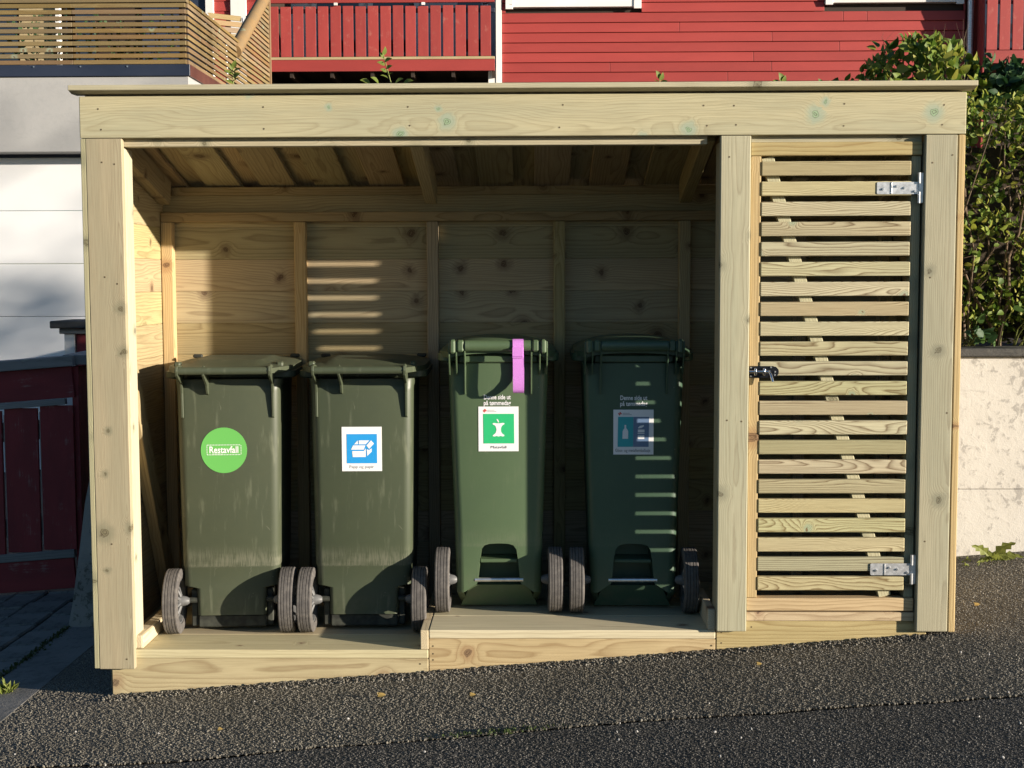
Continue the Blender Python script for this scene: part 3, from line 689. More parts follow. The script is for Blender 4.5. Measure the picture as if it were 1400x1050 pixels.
bush('hedge', 'dense trimmed yellow-green hedge on the low cream wall', 'hedge', hedge_in, (1.45, 3.4, 1.33, 2.25, 1.16, 2.5), 15500, .037, 'leaf', tw, core=[(1.5, 3.4, 1.98, 2.2, 1.2, 2.15)])
# looser shrub rising behind the roof
def shrub_in(p):
    a = 1 - ((p.x-2.02)/.34)**2 - ((p.y-2.35)/.42)**2 - (max(0, p.z-2.45)/.30)**2
    b = 1 - ((p.x-1.78)/.34)**2 - ((p.y-2.3)/.35)**2 - (max(0, p.z-2.40)/.15)**2
    return max(a, b)*.25 + .04*noise.noise(p*5)
tw = []
for k in range(40):
    tw.append(((2.0+pr_.uniform(-.1, .1), 2.35, 1.6), (2.0+pr_.uniform(-.28, .26), 2.35+pr_.uniform(-.3, .2), pr_.uniform(2.4, 2.62)), .006))
for k in range(16):
    x = pr_.uniform(1.8, 2.2); tw.append(((x, 2.2, 2.5), (x+pr_.uniform(-.03, .08), 2.2, 2.74+pr_.uniform(-.03, .05)), .0018))
bush('shrub', 'loose leafy shrub rising above the roof corner against the red house', 'shrub', shrub_in, (1.4, 2.4, 1.9, 2.75, 2.2, 2.80), 1900, .062, 'leaf', tw, thresh=-.1)
def vine_in(p):
    return .22 - ((p.x-2.45)**2*.9 + (p.y-2.3)**2 + ((p.z-2.50)*1.6)**2)**.5 + .05*noise.noise(p*7)
bush('climber', 'dark green climber between the hedge and the right balcony', 'climber', vine_in, (2.1, 2.8, 2.0, 2.6, 2.25, 2.75), 420, .06, 'leaf_ivy', [((2.45, 2.4, 1.8), (2.5, 2.3, 2.55), .006), ((2.5, 2.3, 2.55), (2.62, 2.2, 2.60), .003)])
# broad-leaved ground plants on the coping
def plant(name, label, cat, stems, mat, leaves, smat='stem', lmat=None):
    """stems: polylines; leaves: (pos, dir, normal, length, width)"""
    root = tag(empty(name, stems[0][0]), label, cat)
    m = MB()
    for s in stems: m.tube(s, [.0035 - .002*k/len(s) for k in range(len(s))], 6)
    m.build('stem', smat, root, smooth=60)
    for L in leaves: leaf_obj('leaf', mat, [L], root)
    return root
st, lv = [], []
for k in range(13):
    x = pr_.uniform(2.02, 2.34); z = pr_.uniform(1.22, 1.36); y = pr_.uniform(1.30, 1.42)
    st.append([(x, 1.5, 1.17), (x, 1.44, z*.6+.47), (x, y, z)]); lv.append(((x, y, z), Vector((pr_.uniform(-.6, .6), -.6, pr_.uniform(-.2, .6))), lit+rv(.25), pr_.uniform(.055, .085), 1.35))
plant('broad_leaf_plant', 'low plant with broad pale green leaves on the coping under the hedge', 'plant', st, 'leaf_big', lv)
st, lv = [], []
for k in range(12):
    x = pr_.uniform(1.92, 2.08); z = pr_.uniform(1.19, 1.27); y = pr_.uniform(1.28, 1.42)
    st.append([(x, 1.5, 1.17), (x, 1.44, z), (x, y, z)]); lv.append(((x, y, z), Vector((pr_.uniform(-.8, .8), -.4, pr_.uniform(-.1, .6))), lit+rv(.35), pr_.uniform(.04, .065), 1.3))
plant('ivy_plant', 'dark green ivy sprig beside the right shelter post on the coping', 'plant', st, 'leaf_ivy', lv)
def sprig(name, label, x, y, z0, z1, lean, n, L):
    st = [[(x, y, z0-.5), (x, y, z0), (x+lean*.5, y, (z0+z1)/2), (x+lean, y, z1)]]; lv = []
    for k in range(n):
        u = .35+.65*k/(n-1); zz = z0-.02+(z1-z0)*u; xx = x+lean*u*1.; s = 1 if k % 2 else -1
        d = Vector((s*.8, -.35, .35)) if k < n-2 else Vector((s*.4, -.3, .9))
        lv.append(((xx, y, zz), d, Vector((.3+.2*s, -.6, .6))+rv(.2), L*pr_.uniform(.75, 1.2), 1.0))
    plant(name, label, 'sprig', st, 'leaf_sprig', lv)
sprig('leafy_sprig', 'small leafy sprig above the roof before the slatted terrace screen', -1.46, 1.8, 2.44, 2.555, .0, 8, .042)
sprig('leafy_sprig', 'tallest leafy sprig above the roof in front of the red balcony planks', -.685, 1.8, 2.44, 2.61, -.045, 8, .042)
sprig('leafy_sprig', 'tiny sprig showing over the roof right of the white house corner', .617, 1.8, 2.44, 2.49, .0, 5, .04)
sprig('leafy_sprig', 'flat low sprig over the roof near the shrub', 1.184, 1.8, 2.445, 2.47, .03, 5, .045)
lv = [((-.72+dx, 1.8, 2.455), Vector((dx*9, -.3, .25)), Vector((.3, -.6, .6)), .055, 1.) for dx in (-.07, -.03, .05, .09)]
plant('low_sprig', 'two low leaf tufts at the foot of the tall sprig over the roof', 'sprig', [[(-.70, 1.8, 2.0), (-.70, 1.8, 2.45)]], 'leaf_sprig', lv)
bush('terrace_shrub', 'leafy potted shrub in the shade behind the terrace slats', 'shrub', lambda p: .3, (-5.0, -3.35, 7.95, 8.6, 3.47, 4.02), 700, .05, 'leaf_ivy', [((-4.8+.2*k, 8.3, 3.47), (-4.8+.2*k, 8.3, 3.95), .01) for k in range(8)], thresh=-.6)
# a tree across the road, out to the right: its loose crown softly dapples the garage door and terrace
tt = tag(empty('roadside_tree', (27.2, -6.3, gz(7))), 'tall loose-crowned tree standing out to the right across the road', 'tree')
tpos = Vector((27.2, -6.3, 0)); items = []; twg = []
for k in range(13):
    c = tpos + Vector((pr_.uniform(-1.3, 1.3), pr_.uniform(-1.3, 1.5), pr_.choice((6.0, 6.4, 6.9, 7.1, 7.4, 9.2))+pr_.uniform(-.2, .2)))
    twg.append((tpos + Vector((0, 0, c.z-1.2)), c)); r0 = pr_.uniform(.22, .48)
    for q in range(70):
        items.append((c + rv(r0)*.8, rv(1), rv(1), pr_.uniform(.10, .2), 1.2))
leaf_obj('crown', 'leaf', items, tt, 'stuff')
m = MB(); m.tube([tpos+Vector((0, 0, .3)), tpos+Vector((.05, .1, 4)), tpos+Vector((0, 0, 9.0))], [.16, .12, .03], 10)
for a, b in twg: m.tube([a, a.lerp(b, .6)+rv(.05), b], [.035, .022, .008], 6)
m.build('trunk', 'twig', tt, smooth=60)
# weed at the foot of the wall
wx, wy, wz = 2.045, 1.12, gz(2.04)
root = tag(empty('dandelion', (wx, wy, wz)), 'yellow-green dandelion with jagged leaves at the foot of the cream wall', 'weed')
for (dx, dz, dy, L) in ((-.62, .75, -.1, .155), (.55, .75, -.1, .17), (.9, .45, -.2, .15), (-.9, .2, -.4, .09), (.2, .5, -.7, .10), (-.3, .35, -.8, .08), (1.0, .15, -.3, .12), (-.15, .9, .1, .06)):
    d = Vector((dx, dy, dz)).normalized(); n_ = Vector((-.3, -.8, .5)); n_ = (n_-d*n_.dot(d)).normalized(); x_ = d.cross(n_); m = MB(); rib = []; rows = []
    for k in range(9):
        u = k/8; c = Vector((wx, wy, wz+.004)) + d*L*u + Vector((0, 0, -L*.35*u*u)); wdt = L*.16*math.sin(math.pi*min(1, u*.9+.1))*(1.0 if k % 2 else .45)+.001
        rows.append([m.bm.verts.new(c - x_*wdt + n_*.004), m.bm.verts.new(c), m.bm.verts.new(c + x_*wdt + n_*.004)])
    for a, b in zip(rows, rows[1:]):
        m.bm.faces.new((a[0], a[1], b[1], b[0])); m.bm.faces.new((a[1], a[2], b[2], b[1]))
    m.build('leaf', 'weed', root)
def tuft(name, label, cat, x, y, n, L, mat, spread):
    it = [((x+pr_.gauss(0, spread), y+pr_.gauss(0, spread), gz(x)), Vector((pr_.gauss(0, .6), pr_.gauss(-.2, .5), 1)), Vector((.5, -.8, .2))+rv(.3), L*pr_.uniform(.5, 1.2), .28) for _ in range(n)]
    o = leaf_obj(name, mat, it); tag(o, label, cat); return o
tuft('grass_tuft', 'small yellow-green grass tuft at the end of the kerb strip', 'grass tuft', -2.02, .17, 46, .05, 'weed', .018)
tag(leaf_obj('wall_foot_weeds', 'weed', [((pr_.uniform(1.86, 2.3), pr_.uniform(1.0, 1.2), gz(1.9)+.002), Vector((pr_.gauss(0, 1), pr_.gauss(-.3, .6), .5)), lit+rv(.3), pr_.uniform(.012, .026), 1.1) for _ in range(60)]), kind='stuff')
tag(leaf_obj('joint_moss', 'moss', [((-2.12+pr_.gauss(0, .012), pr_.uniform(.35, 1.16), gz(-2.12)+.002), rv(1)+Vector((0, 0, 1)), rv(1), pr_.uniform(.008, .018), 1.) for _ in range(420) if pr_.random() < .8]), kind='stuff')
tag(leaf_obj('crack_moss', 'moss', [((x_, crack_y(x_)+pr_.gauss(0, .012), gz(x_)+.003), rv(1)+Vector((0, 0, 1)), rv(1), pr_.uniform(.006, .013), 1.) for x_ in [pr_.gauss(-.12, .10) for _ in range(130)]]), kind='stuff')
for (x, y, L, lab) in ((.78, -.22, .020, 'pale curled leaf scrap on the asphalt below the door post'), (1.72, .35, .024, 'small brown leaf on the asphalt right of the shelter'), (-1.05, -.50, .018, 'tiny ochre leaf scrap on the asphalt in front of the left bay'), (-.545, -.26, .030, 'curled ochre leaf on the asphalt below the lower deck'), (-.22, -.33, .022, 'small yellow leaf on the asphalt left of the white grit')):
    o = leaf_obj('fallen_leaf', 'leaf_dry', [((x, y, gz(x)+.006), Vector((1, .2, .25)), Vector((0, -.5, 1)), L, 1.2), ((x+.008, y+.004, gz(x)+.008), Vector((-.4, .8, .4)), Vector((.3, -.5, 1)), L*.7, 1.1)])
    tag(o, lab, 'leaf')

# ================================================================== SHELTER
sh = tag(empty('bin_shelter', (0, .45, .14)), 'new pressure-treated pine bin shelter with open bays and slatted door', 'shelter')
# front frame
bbox_board('fascia_board', 'fascia', sh, -1.622, 1.536, 0, .028, 2.011, 2.158, 'x', .003)
bbox_board('header_beam', 'pine', sh, -1.572, .625, .031, .079, 1.982, 2.095, 'x', .003)
bbox_board('header_beam', 'pine', sh, .78, 1.39, .031, .079, 1.986, 2.095, 'x', .003)
bbox_board('roof_fillet', 'pine', sh, -1.61, 1.525, .0295, .053, 2.097, 2.1655, 'x', .002)
bbox_board('post_board', 'pine', sh, -1.6015, -1.472, 0, .028, .072, 2.009, 'z', .002)
bbox_board('post_edge_board', 'pine', sh, -1.621, -1.6020, .0008, .10, .074, 2.009, 'z', .002)
bbox_board('post_side_board', 'pine', sh, -1.500, -1.472, .0295, .127, .141, 1.978, 'z', .004)
bbox_board('post_board', 'pine', sh, .668, .777, 0, .028, .215, 2.009, 'z', .004)
bbox_board('post_stud', 'pine', sh, .6695, .7755, .0295, .128, .215, 1.99, 'z', .003)
bbox_board('post_board', 'pine', sh, 1.394, 1.508, 0, .028, .215, 2.009, 'z', .004)
bbox_board('post_edge_board', 'orange', sh, 1.5095, 1.536, .002, .10, .213, 2.009, 'z', .004)
bbox_board('post_stud', 'pine', sh, 1.396, 1.506, .0295, .10, .25, 1.99, 'z', .003)
# sloping roof: boards over boards
SL = .235
def zr(y): return 2.118 - SL*(y-.03)
m = MB(); m.prism([(-.036-.01, 2.1755-2.18), (-.036-.01, 2.1935-2.18), (.060-.01, 2.196-2.18), (.060-.01, 2.168-2.18), (-.001-.01, 2.1665-2.18)], -1.606, 1.606, 'x', .0015)
T = Matrix.Translation((-.0425, .01, 2.18)); m.build('roof_edge_board', 'pine', sh, T)
x = -1.622; k = 0
while x < 1.5:
    if x+.147 > 1.56: break
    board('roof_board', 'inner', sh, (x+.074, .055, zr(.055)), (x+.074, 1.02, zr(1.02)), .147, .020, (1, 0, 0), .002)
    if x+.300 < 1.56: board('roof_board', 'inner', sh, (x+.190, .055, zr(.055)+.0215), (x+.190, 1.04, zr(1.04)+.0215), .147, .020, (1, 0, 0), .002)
    x += .2325
def rafter(x0, x1, y1=.838):
    h = .10; o = board('rafter', 'inner', sh, ((x0+x1)/2, .082, zr(.082)-.011-h/2), ((x0+x1)/2, y1, zr(y1)-.011-h/2), h, x1-x0, (0, 0, 1), .003)
for a in (-1.570, -.450, .612): rafter(a, a+.048)
rafter(1.44, 1.488)
# back wall
z = -.02; k = 0
zj = 1.59 - .135*12
for k in range(15):
    z0 = zj + .135*k
    if z0 > 1.88: break
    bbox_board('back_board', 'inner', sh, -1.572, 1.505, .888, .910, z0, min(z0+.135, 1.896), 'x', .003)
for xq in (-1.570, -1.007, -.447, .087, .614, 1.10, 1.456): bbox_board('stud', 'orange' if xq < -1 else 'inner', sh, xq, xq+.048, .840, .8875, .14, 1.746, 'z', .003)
bbox_board('wall_plate', 'inner', sh, -1.570, 1.504, .838, .8873, 1.7475, 1.787, 'x', .003)
# side walls of horizontal boards, the top ones cut to the slope of the roof
def under(y): return zr(y) - .0115
for k in range(16):
    z0 = zj + .135*k; z1 = z0 + .135
    for (xa, xb) in ((-1.5935, -1.5725), (1.509, 1.530)):
        ya, yb = .102, .91
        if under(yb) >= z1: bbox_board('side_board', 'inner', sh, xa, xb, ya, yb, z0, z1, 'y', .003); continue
        if under(ya) <= z0+.01: continue
        top = [(ya, min(z1, under(ya)))]
        if under(ya) > z1: top.append((.03+(2.1065-z1)/SL, z1))
        if under(yb) > z0: top += [(yb, under(yb)), (yb, z0)]
        else: top.append((.03+(2.1065-z0)/SL, z0))
        cy0, cz0, cxm = (ya+yb)/2, (z0+z1)/2, (xa+xb)/2
        T = Matrix(((0, 0, 1, cxm), (1, 0, 0, cy0), (0, 1, 0, cz0), (0, 0, 0, 1)))
        m = MB(); m.prism([(a-cy0, b-cz0) for a, b in [(ya, z0)] + top], -(xb-xa)/2, (xb-xa)/2, 'z'); m.build('side_board', 'inner', sh, T)
board('brace', 'inner', sh, (-1.546, .135, 1.42), (-1.546, .80, .10), .098, .045, (0, 1, .5), .003)
board('brace', 'inner', sh, (1.482, .135, .30), (1.482, .80, 1.60), .098, .045, (0, 1, -.5), .003)
# floor: lower deck, step, upper deck; beams cut to the slope of the asphalt
def wedge(name, x0, x1, ztop, y0, y1, mat='orange'):
    m = MB(); xm = (x0+x1)/2; zm = (gz(xm)+ztop)/2
    m.prism([(x0-xm, gz(x0)-.012-zm), (x1-xm, gz(x1)-.012-zm), (x1-xm, ztop-zm), (x0-xm, ztop-zm)], -(y1-y0)/2, (y1-y0)/2, 'y', .0025)
    # grain frame: x along, y width(z world), z thickness
    Mw = Matrix(((1, 0, 0), (0, 0, -1), (0, 1, 0))).to_4x4(); m.bm.transform(Mw.inverted()); T = Mw.copy(); T.translation = (xm, (y0+y1)/2, zm)
    return m.build(name, mat, sh, T)
wedge('base_beam', -1.566, -.3895, .1045, .0295, .0775)
wedge('base_beam', -.3875, .6695, .1795, .0300, .0775)
wedge('base_beam', .6715, 1.44, .2475, .0290, .0775)
for yb in (.45, .85):
    wedge('base_beam', -1.56, -.42, .1045, yb, yb+.048); wedge('base_beam', -.385, 1.45, .1795, yb, yb+.048)
y0 = .0275
for k, wd in enumerate((.222, .147, .147, .147, .147)):
    bbox_board('floor_plank', 'floor', sh, -1.569, -.3895, y0, y0+wd-.0015, .1055, .138, 'x', .0035)
    bbox_board('floor_plank', 'floor', sh, -.3868, .6685 if k == 0 else 1.45, y0+.0008, y0+wd-.0015, .1805, .2125, 'x', .0035)
    y0 += wd
bbox_board('step_board', 'floor', sh, -.4185, -.3885, .0275, .838, .1075 if 0 else .139, .2115, 'y', .003)
bbox_board('kick_rail', 'floor', sh, -1.4955, -1.447, .032, .838, .139, .190, 'y', .008)
bbox_board('kick_rail', 'floor', sh, .640, .668, .0285, .838, .2135, .290, 'y', .003)
bbox_board('door_sill', 'orange', sh, .7785, 1.392, .0225, .30, .2490, .2815, 'x', .003)
# slatted door
do = empty('door', (1.085, .04, .287), 0, sh)
bbox_board('stile', 'orange', do, .780, .8165, .020, .066, .3365, 1.938, 'z', .002)
bbox_board('stile', 'pine', do, 1.3545, 1.3885, .030, .076, .3365, 1.938, 'z', .002)
bbox_board('rail', 'orange', do, .780, 1.3885, .0195, .066, 1.9395, 1.987, 'x', .002)
bbox_board('rail', 'orange', do, .780, 1.3885, .0195, .066, .2875, .335, 'x', .002)
for k in range(22):
    zt = 1.919 - k*.0716
    bbox_board('slat', 'slat', do, .8172, 1.3515 + random.uniform(-.002, .0015), (.0165+random.uniform(-.001, .001)), .0390, zt-.0510, zt, 'x', .0035)
board('brace', 'pine', do, (.842, .058, 1.936), (1.290, .058, .337), .045, .034, (1, 0, 0), .002)
def hinge(z):
    m = MB(); m.prism([(1.228, z-.019), (1.232, z-.0215), (1.375, z-.0215), (1.375, z+.0215), (1.232, z+.0215), (1.228, z+.019)], .0130, .0165, 'y')
    m.box(1.2775, 1.2815, .0105, .0129, z-.021, z+.021, .001)
    h = m.build('hinge', 'zinc', do)
    m = MB(); m.box(1.3755, 1.3925, .010, .0145, z-.054, z+.054, .001); m.tube([(1.3775, .0115, z-.054), (1.3775, .0115, z-.014)], .006, 10); m.tube([(1.3775, .0115, z+.016), (1.3775, .0115, z+.054)], .006, 10); m.build('hinge_plate', 'zinc', do)
    m = MB()
    for (x, dz) in ((1.249, -.004), (1.297, .006), (1.325, .0), (1.362, -.012)): m.tube([(x, .0085, z+dz), (x, .0129, z+dz)], [.0035, .005], 8)
    m.build('hinge_screw', 'steel', do)
hinge(1.8225); hinge(.4435)
# bolt
lz = 1.166
m = MB(); poly = [(.781, lz-.021), (.865, lz-.021), (.878, lz-.017), (.886, lz-.008), (.887, lz), (.886, lz+.008), (.878, lz+.017), (.865, lz+.021), (.781, lz+.021)]
m.prism(poly, .0140, .0178, 'y', .0008); lt = m.build('bolt_plate', 'blackmetal', do)
m = MB(); m.tube([(.7785, .008, lz+.001), (.855, .008, lz+.001)], .0058, 12); m.tube([(.851, .006, lz), (.855, -.008, lz-.010), (.861, -.014, lz-.034)], .0048, 10); m.box(.797, .806, .0015, .0139, lz-.012, lz+.014, .002); m.box(.828, .838, .0015, .0139, lz-.012, lz+.014, .002)
m.build('bolt', 'chrome', do, smooth=50)
m = MB()
for (x, z) in ((.786, .015), (.786, -.015), (.858, .016), (.858, -.015), (.873, .0), (.872, -.011)): m.tube([(x, .0105, lz+z), (x, .0139, lz+z)], [.0025, .004], 8)
m.build('bolt_screw', 'steel', do)
# screws in the frame
m = MB()
def scr(x, z, y=0.): m.tube([(x, y-.0008, z), (x, y+.002, z)], .0031, 8)
for x in (-1.55, -.955, -.435, .10, .615, .72, 1.10, 1.45):
    scr(x+random.uniform(-.01, .01), 2.115+random.uniform(-.005, .005)); scr(x+random.uniform(-.01, .01), 2.045+random.uniform(-.005, .005))
for z in (.12, .55, 1.0, 1.5, 1.93):
    for x in (-1.545, -1.50, .70, .752, 1.42, 1.49):
        if random.random() < .6: scr(x, z+random.uniform(-.02, .02))
for z in (.10, .123, .152): scr(-.372, z, .030)
for (x, z) in ((-.42, .085), (.655, .155), (.69, .205), (.69, .165), (.8, .225)): scr(x, z, .0295)
m.build('screw', 'screw', sh)

# ================================================================== WHEELED BINS
def ring(hw, y0, y1, r, z, n=4):
    """rounded rectangle, starting on the rear edge, going round"""
    pts = []
    for (cx_, cy_, a0) in ((-hw+r, y0+r, 180), (hw-r, y0+r, 270), (hw-r, y1-r, 0), (-hw+r, y1-r, 90)):
        for k in range(n+1):
            a = R(a0 + 90*k/n); pts.append((cx_+r*math.cos(a), cy_+r*math.sin(a), z))
    return pts
def loft(m, rings, skip=None, capb=True, capt=False):
    V = [[m.bm.verts.new(p) for p in rg] for rg in rings]; n = len(V[0])
    for i, (a, b) in enumerate(zip(V, V[1:])):
        for k in range(n):
            if skip and skip(i, k): continue
            m.bm.faces.new((a[k], a[(k+1) % n], b[(k+1) % n], b[k]))
    if capb: m.bm.faces.new(V[0][::-1])
    if capt: m.bm.faces.new(V[-1])
    return V
def lid_mesh(outline, zf_, thick):
    """outline(v): half width at depth v; zf_(u, v): top surface"""
    m = MB(); nu, nv = 22, 14; vals = []
    ys = outline['y']; rows = []
    for j in range(nv+1):
        t = j/nv; y = ys[0] + (ys[1]-ys[0])*t; hw = outline['hw'](t)
        rows.append([m.bm.verts.new((hw*(2*i/nu-1), y, zf_(2*i/nu-1, t))) for i in range(nu+1)])
    for a, b in zip(rows, rows[1:]):
        for i in range(nu): m.bm.faces.new((a[i], a[i+1], b[i+1], b[i]))
    edge = [rows[0][i] for i in range(nu+1)] + [rows[j][nu] for j in range(1, nv+1)] + [rows[nv][i] for i in range(nu-1, -1, -1)] + [rows[j][0] for j in range(nv-1, 0, -1)]
    low = [m.bm.verts.new((v.co.x*1.004, v.co.y, v.co.z-thick)) for v in edge]; n = len(edge)
    for k in range(n): m.bm.faces.new((edge[(k+1) % n], edge[k], low[k], low[(k+1) % n]))
    m.bm.faces.new(low)
    return m
def wheel(parent, x, side, r=.125, wd=.060, y=.0):
    """side: +1 the outer face is towards +x"""
    z = r + .0005; m = MB(); h = wd/2
    prof = [(r*.70, -h*.92), (r*.84, -h), (r*.955, -h*.93)]
    g = [(-.80, 1), (-.62, 1), (-.56, .972), (-.50, 1), (-.28, 1.003), (-.22, .975), (-.16, 1.003), (.16, 1.003), (.22, .975), (.28, 1.003), (.50, 1), (.56, .972), (.62, 1), (.80, 1)]
    prof += [(r*b, h*a) for a, b in g] + [(r*.955, h*.93), (r*.84, h), (r*.70, h*.92), (r*.70, -h*.92)]
    m.lathe(prof, (x, y, z), 'x', 40); t = m.build('wheel', 'rubber', parent, smooth=35)
    m = MB(); m.lathe([(r*.698, -h*.8), (r*.698, h*.8), (r*.64, h*.8), (r*.62, h*.3), (r*.62, -h*.3), (r*.64, -h*.8), (r*.698, -h*.8)], (x, y, z), 'x', 32)
    for k in range(8):
        a = 2*math.pi*k/8 + .3; c, s_ = math.cos(a), math.sin(a)
        m.tube([(x-side*h*.75, y+c*.020, z+s_*.020), (x-side*h*.1, y+c*r*.63, z+s_*r*.63)], [.006, .005], 6)
        m.tube([(x+side*h*.2, y+c*.020, z+s_*.020), (x-side*h*.1, y+c*r*.63, z+s_*r*.63)], [.006, .005], 6)
    m.lathe([(.0, -h*1.9*side), (.010, -h*1.86*side), (.016, -h*1.6*side), (.020, -h*1.1*side), (.022, -h*.7*side), (.024, h*.5*side), (.0, h*.55*side)], (x, y, z), 'x', 16)
    m.build('rim', 'rim', t, smooth=40)
def text_mesh(s, size, cx_, cz, y, bold=.0, width=None):
    """lettering as a flat mesh in the x-z plane, centred"""
    cu = bpy.data.curves.new('lettering', 'FONT'); cu.body = s; cu.size = size; cu.align_x = 'CENTER'; cu.align_y = 'CENTER'; cu.offset = bold; cu.resolution_u = 3
    o = bpy.data.objects.new('lettering', cu); col.objects.link(o); dg = bpy.context.evaluated_depsgraph_get(); dg.update()
    me = bpy.data.meshes.new_from_object(o.evaluated_get(dg)); bpy.data.objects.remove(o); bpy.data.curves.remove(cu)
    xs_ = [v.co.x for v in me.vertices]; k = (width/(max(xs_)-min(xs_))) if width else 1.; mid = (max(xs_)+min(xs_))/2
    me.transform(Matrix(((k, 0, 0, cx_-mid*k), (0, 0, 0, y), (0, 1, 0, cz), (0, 0, 0, 1)))); return me
def flat_part(name, mat, parent, polys, y):
    m = MB(); m.flat(polys, y); return m.build(name, mat, parent)
def text_part(mat, parent, *lines):
    bm = bmesh.new()
    for L in lines: me = text_mesh(*L[0], **L[1]); bm.from_mesh(me); bpy.data.meshes.remove(me)
    me = bpy.data.meshes.new('lettering'); bm.to_mesh(me); bm.free(); me.materials.append(MT[mat]); return link(bpy.data.objects.new('lettering', me), parent)
def rect(x0, x1, z0, z1): return [(x0, z0), (x1, z0), (x1, z1), (x0, z1)]
def plate(parent, x0, x1, z0, z1, mat='label_white', y=-.0016, name='sticker'):
    m = MB(); m.box(x0, x1, y, y+.0014, z0, z1, .0004); return m.build(name, mat, parent)

def bin_body_a(b, mat):
    rs = [ring(.133, .07, .40, .02, .012), ring(.133, .055, .40, .02, .066), ring(.133, 0, .42, .018, .0665), ring(.134, 0, .425, .018, .172), ring(.183, 0, .43, .030, .182), ring(.184, 0, .435, .032, .252), ring(.187, -.004, .436, .034, .262), ring(.197, -.004, .485, .036, .94), ring(.198, -.004, .49, .036, .955),
          ring(.201, .0, .495, .04, .962), ring(.203, .0, .50, .04, .985), ring(.245, .055, .525, .045, .986), ring(.25, .05, .53, .045, .990), ring(.25, .05, .53, .045, 1.012), ring(.235, .06, .52, .04, 1.014)]
    m = MB(); loft(m, rs, capb=True); m.build('body', mat, b, smooth=32)
    m = MB(); m.box(-.132, .132, .012, .07, .016, .0655, .006); m.build('base_skirt', 'bin_dark', b)
def fins_a(b, mat, xs):
    for x in xs:
        m = MB(); m.prism([(.0, .835), (-.012, .84), (-.018, .935), (-.030, .970), (-.080, .990), (-.112, 1.006), (-.122, 1.026), (-.114, 1.042), (-.085, 1.048), (.03, 1.032), (.03, .98), (0, .96)] if x != xs[1] else [(.0, .925), (-.02, .932), (-.040, .965), (-.085, .990), (-.110, 1.006), (-.118, 1.030), (-.095, 1.044), (.02, 1.02), (0, .99)], x-.0045, x+.0045, 'x', .0015)
        m.build('handle_bracket', mat, b)
def bin_a(loc, rz, mat, label, sticker):
    b = tag(empty('wheelie_bin', loc, rz), label, 'wheelie bin', 'wheelie bins in the open bays'); LOCAL.add(b)
    bin_body_a(b, mat); fins_a(b, mat, (-.172, -.075, .172))
    m = MB(); m.tube([(-.178, -.103, 1.025), (.178, -.103, 1.025)], .0150, 14); m.build('handle_bar', mat, b, smooth=50)
    o = {'y': (-.088, .545), 'hw': lambda t: .165 + .078*min(1, t*3.2)**.8 - .03*max(0, t-.85)*3}
    def zl(u, t): return 1.032 + .013*(1-u**6)*min(1, t*4) + .005*(1-abs(u)**3)*math.sin(math.pi*min(1, t*.9+.05)) + (.009 if abs(u) < .62 and .18 < t < .85 else 0)
    lid_mesh(o, zl, .020).build('lid', mat, b, smooth=38)
    for s in (-1, 1):
        m = MB(); m.box(s*.203-.020, s*.203+.020, .530, .550, 1.038, 1.054, .005); m.build('lid_grip', 'bin_dark', b)
        m = MB(); m.box(s*.196-.012, s*.196+.012, .03, .075, 1.012, 1.050, .005); m.build('lid_hinge', mat, b)
    for s in (-1, 1): m = MB(); m.tube([(s*.235, .012, .1255), (s*.1335, .012, .1255)], .011, 10); m.box(min(s*.158, s*.1335), max(s*.158, s*.1335), .02, .07, .02, .165, .004); m.build('axle', 'bin_dark', b)
    wheel(b, -.218, -1); wheel(b, .218, 1)
    sticker(b); return b
def sticker_rest(b):
    x, z, r = -.018, .712, .088; yy = -.0054
    m = MB(); m.prism([(x+r*math.cos(2*math.pi*k/48), z+r*math.sin(2*math.pi*k/48)) for k in range(48)], yy, -.0035, 'y'); s = m.build('sticker', 'label_green', b)
    text_part('label_white', s, (('Restavfall', .036, x, z+.001, yy-.0008), dict(bold=.0006, width=.110)))
    d = []; n = 22
    for k in range(n): xx_ = x-.064+.128*k/n; d += [rect(xx_, xx_+.0036, z+.0195, z+.0222), rect(xx_, xx_+.0036, z-.0182, z-.0155)]
    for k in range(6): zz = z-.0155+.037*k/6; d += [rect(x-.0655, x-.0630, zz, zz+.0036), rect(x+.0640, x+.0665, zz, zz+.0036)]
    for k in range(9): xx_ = x-.045+.04*k/9; d.append(rect(xx_, xx_+.003, z-.0145, z-.0128))
    flat_part('border', 'label_white', s, d, yy-.0008)
def card(b, x0, x1, z0, z1, y=-.0016): return plate(b, x0, x1, z0, z1, 'label_white', y)
def sticker_paper(b):
    x0, x1, z0, z1 = -.078, .076, .628, .800; yy = -.0056
    s = card(b, x0, x1, z0, z1, yy); W = x1-x0; Hh = z1-z0
    P = lambda u, v: (x0+u*W, z1-v*Hh)                      # u right, v down
    def P2(px, py): return P((px-165)/635, (py-142)/722)    # measured on the sheet itself
    flat_part('symbol_panel', 'label_blue', s, [[P2(245, 258), P2(725, 258), P2(725, 735), P2(245, 735)][::-1]], yy-.0007)
    q = [[(330, 535), (515, 535), (545, 490), (545, 632), (338, 632)], [(562, 505), (598, 520), (640, 490), (640, 545), (568, 615)], [(345, 443), (540, 443), (515, 512), (312, 512)],
         [(362, 425), (418, 362), (425, 425)], [(437, 362), (605, 362), (545, 425), (437, 425)], [(632, 362), (678, 415), (600, 500), (558, 445)]]
    flat_part('box_symbol', 'label_white', s, [[P2(*p) for p in poly] for poly in q], yy-.0014)
    text_part('label_grey', s, (('Papp og papir', .016, (x0+x1)/2, P2(0, 792)[1], yy-.0008), dict(width=.094)))
bin_a((-1.172, .282, .138), R(4.2), 'bin_old', 'faded olive wheelie bin with round green sticker beside the left post', sticker_rest)
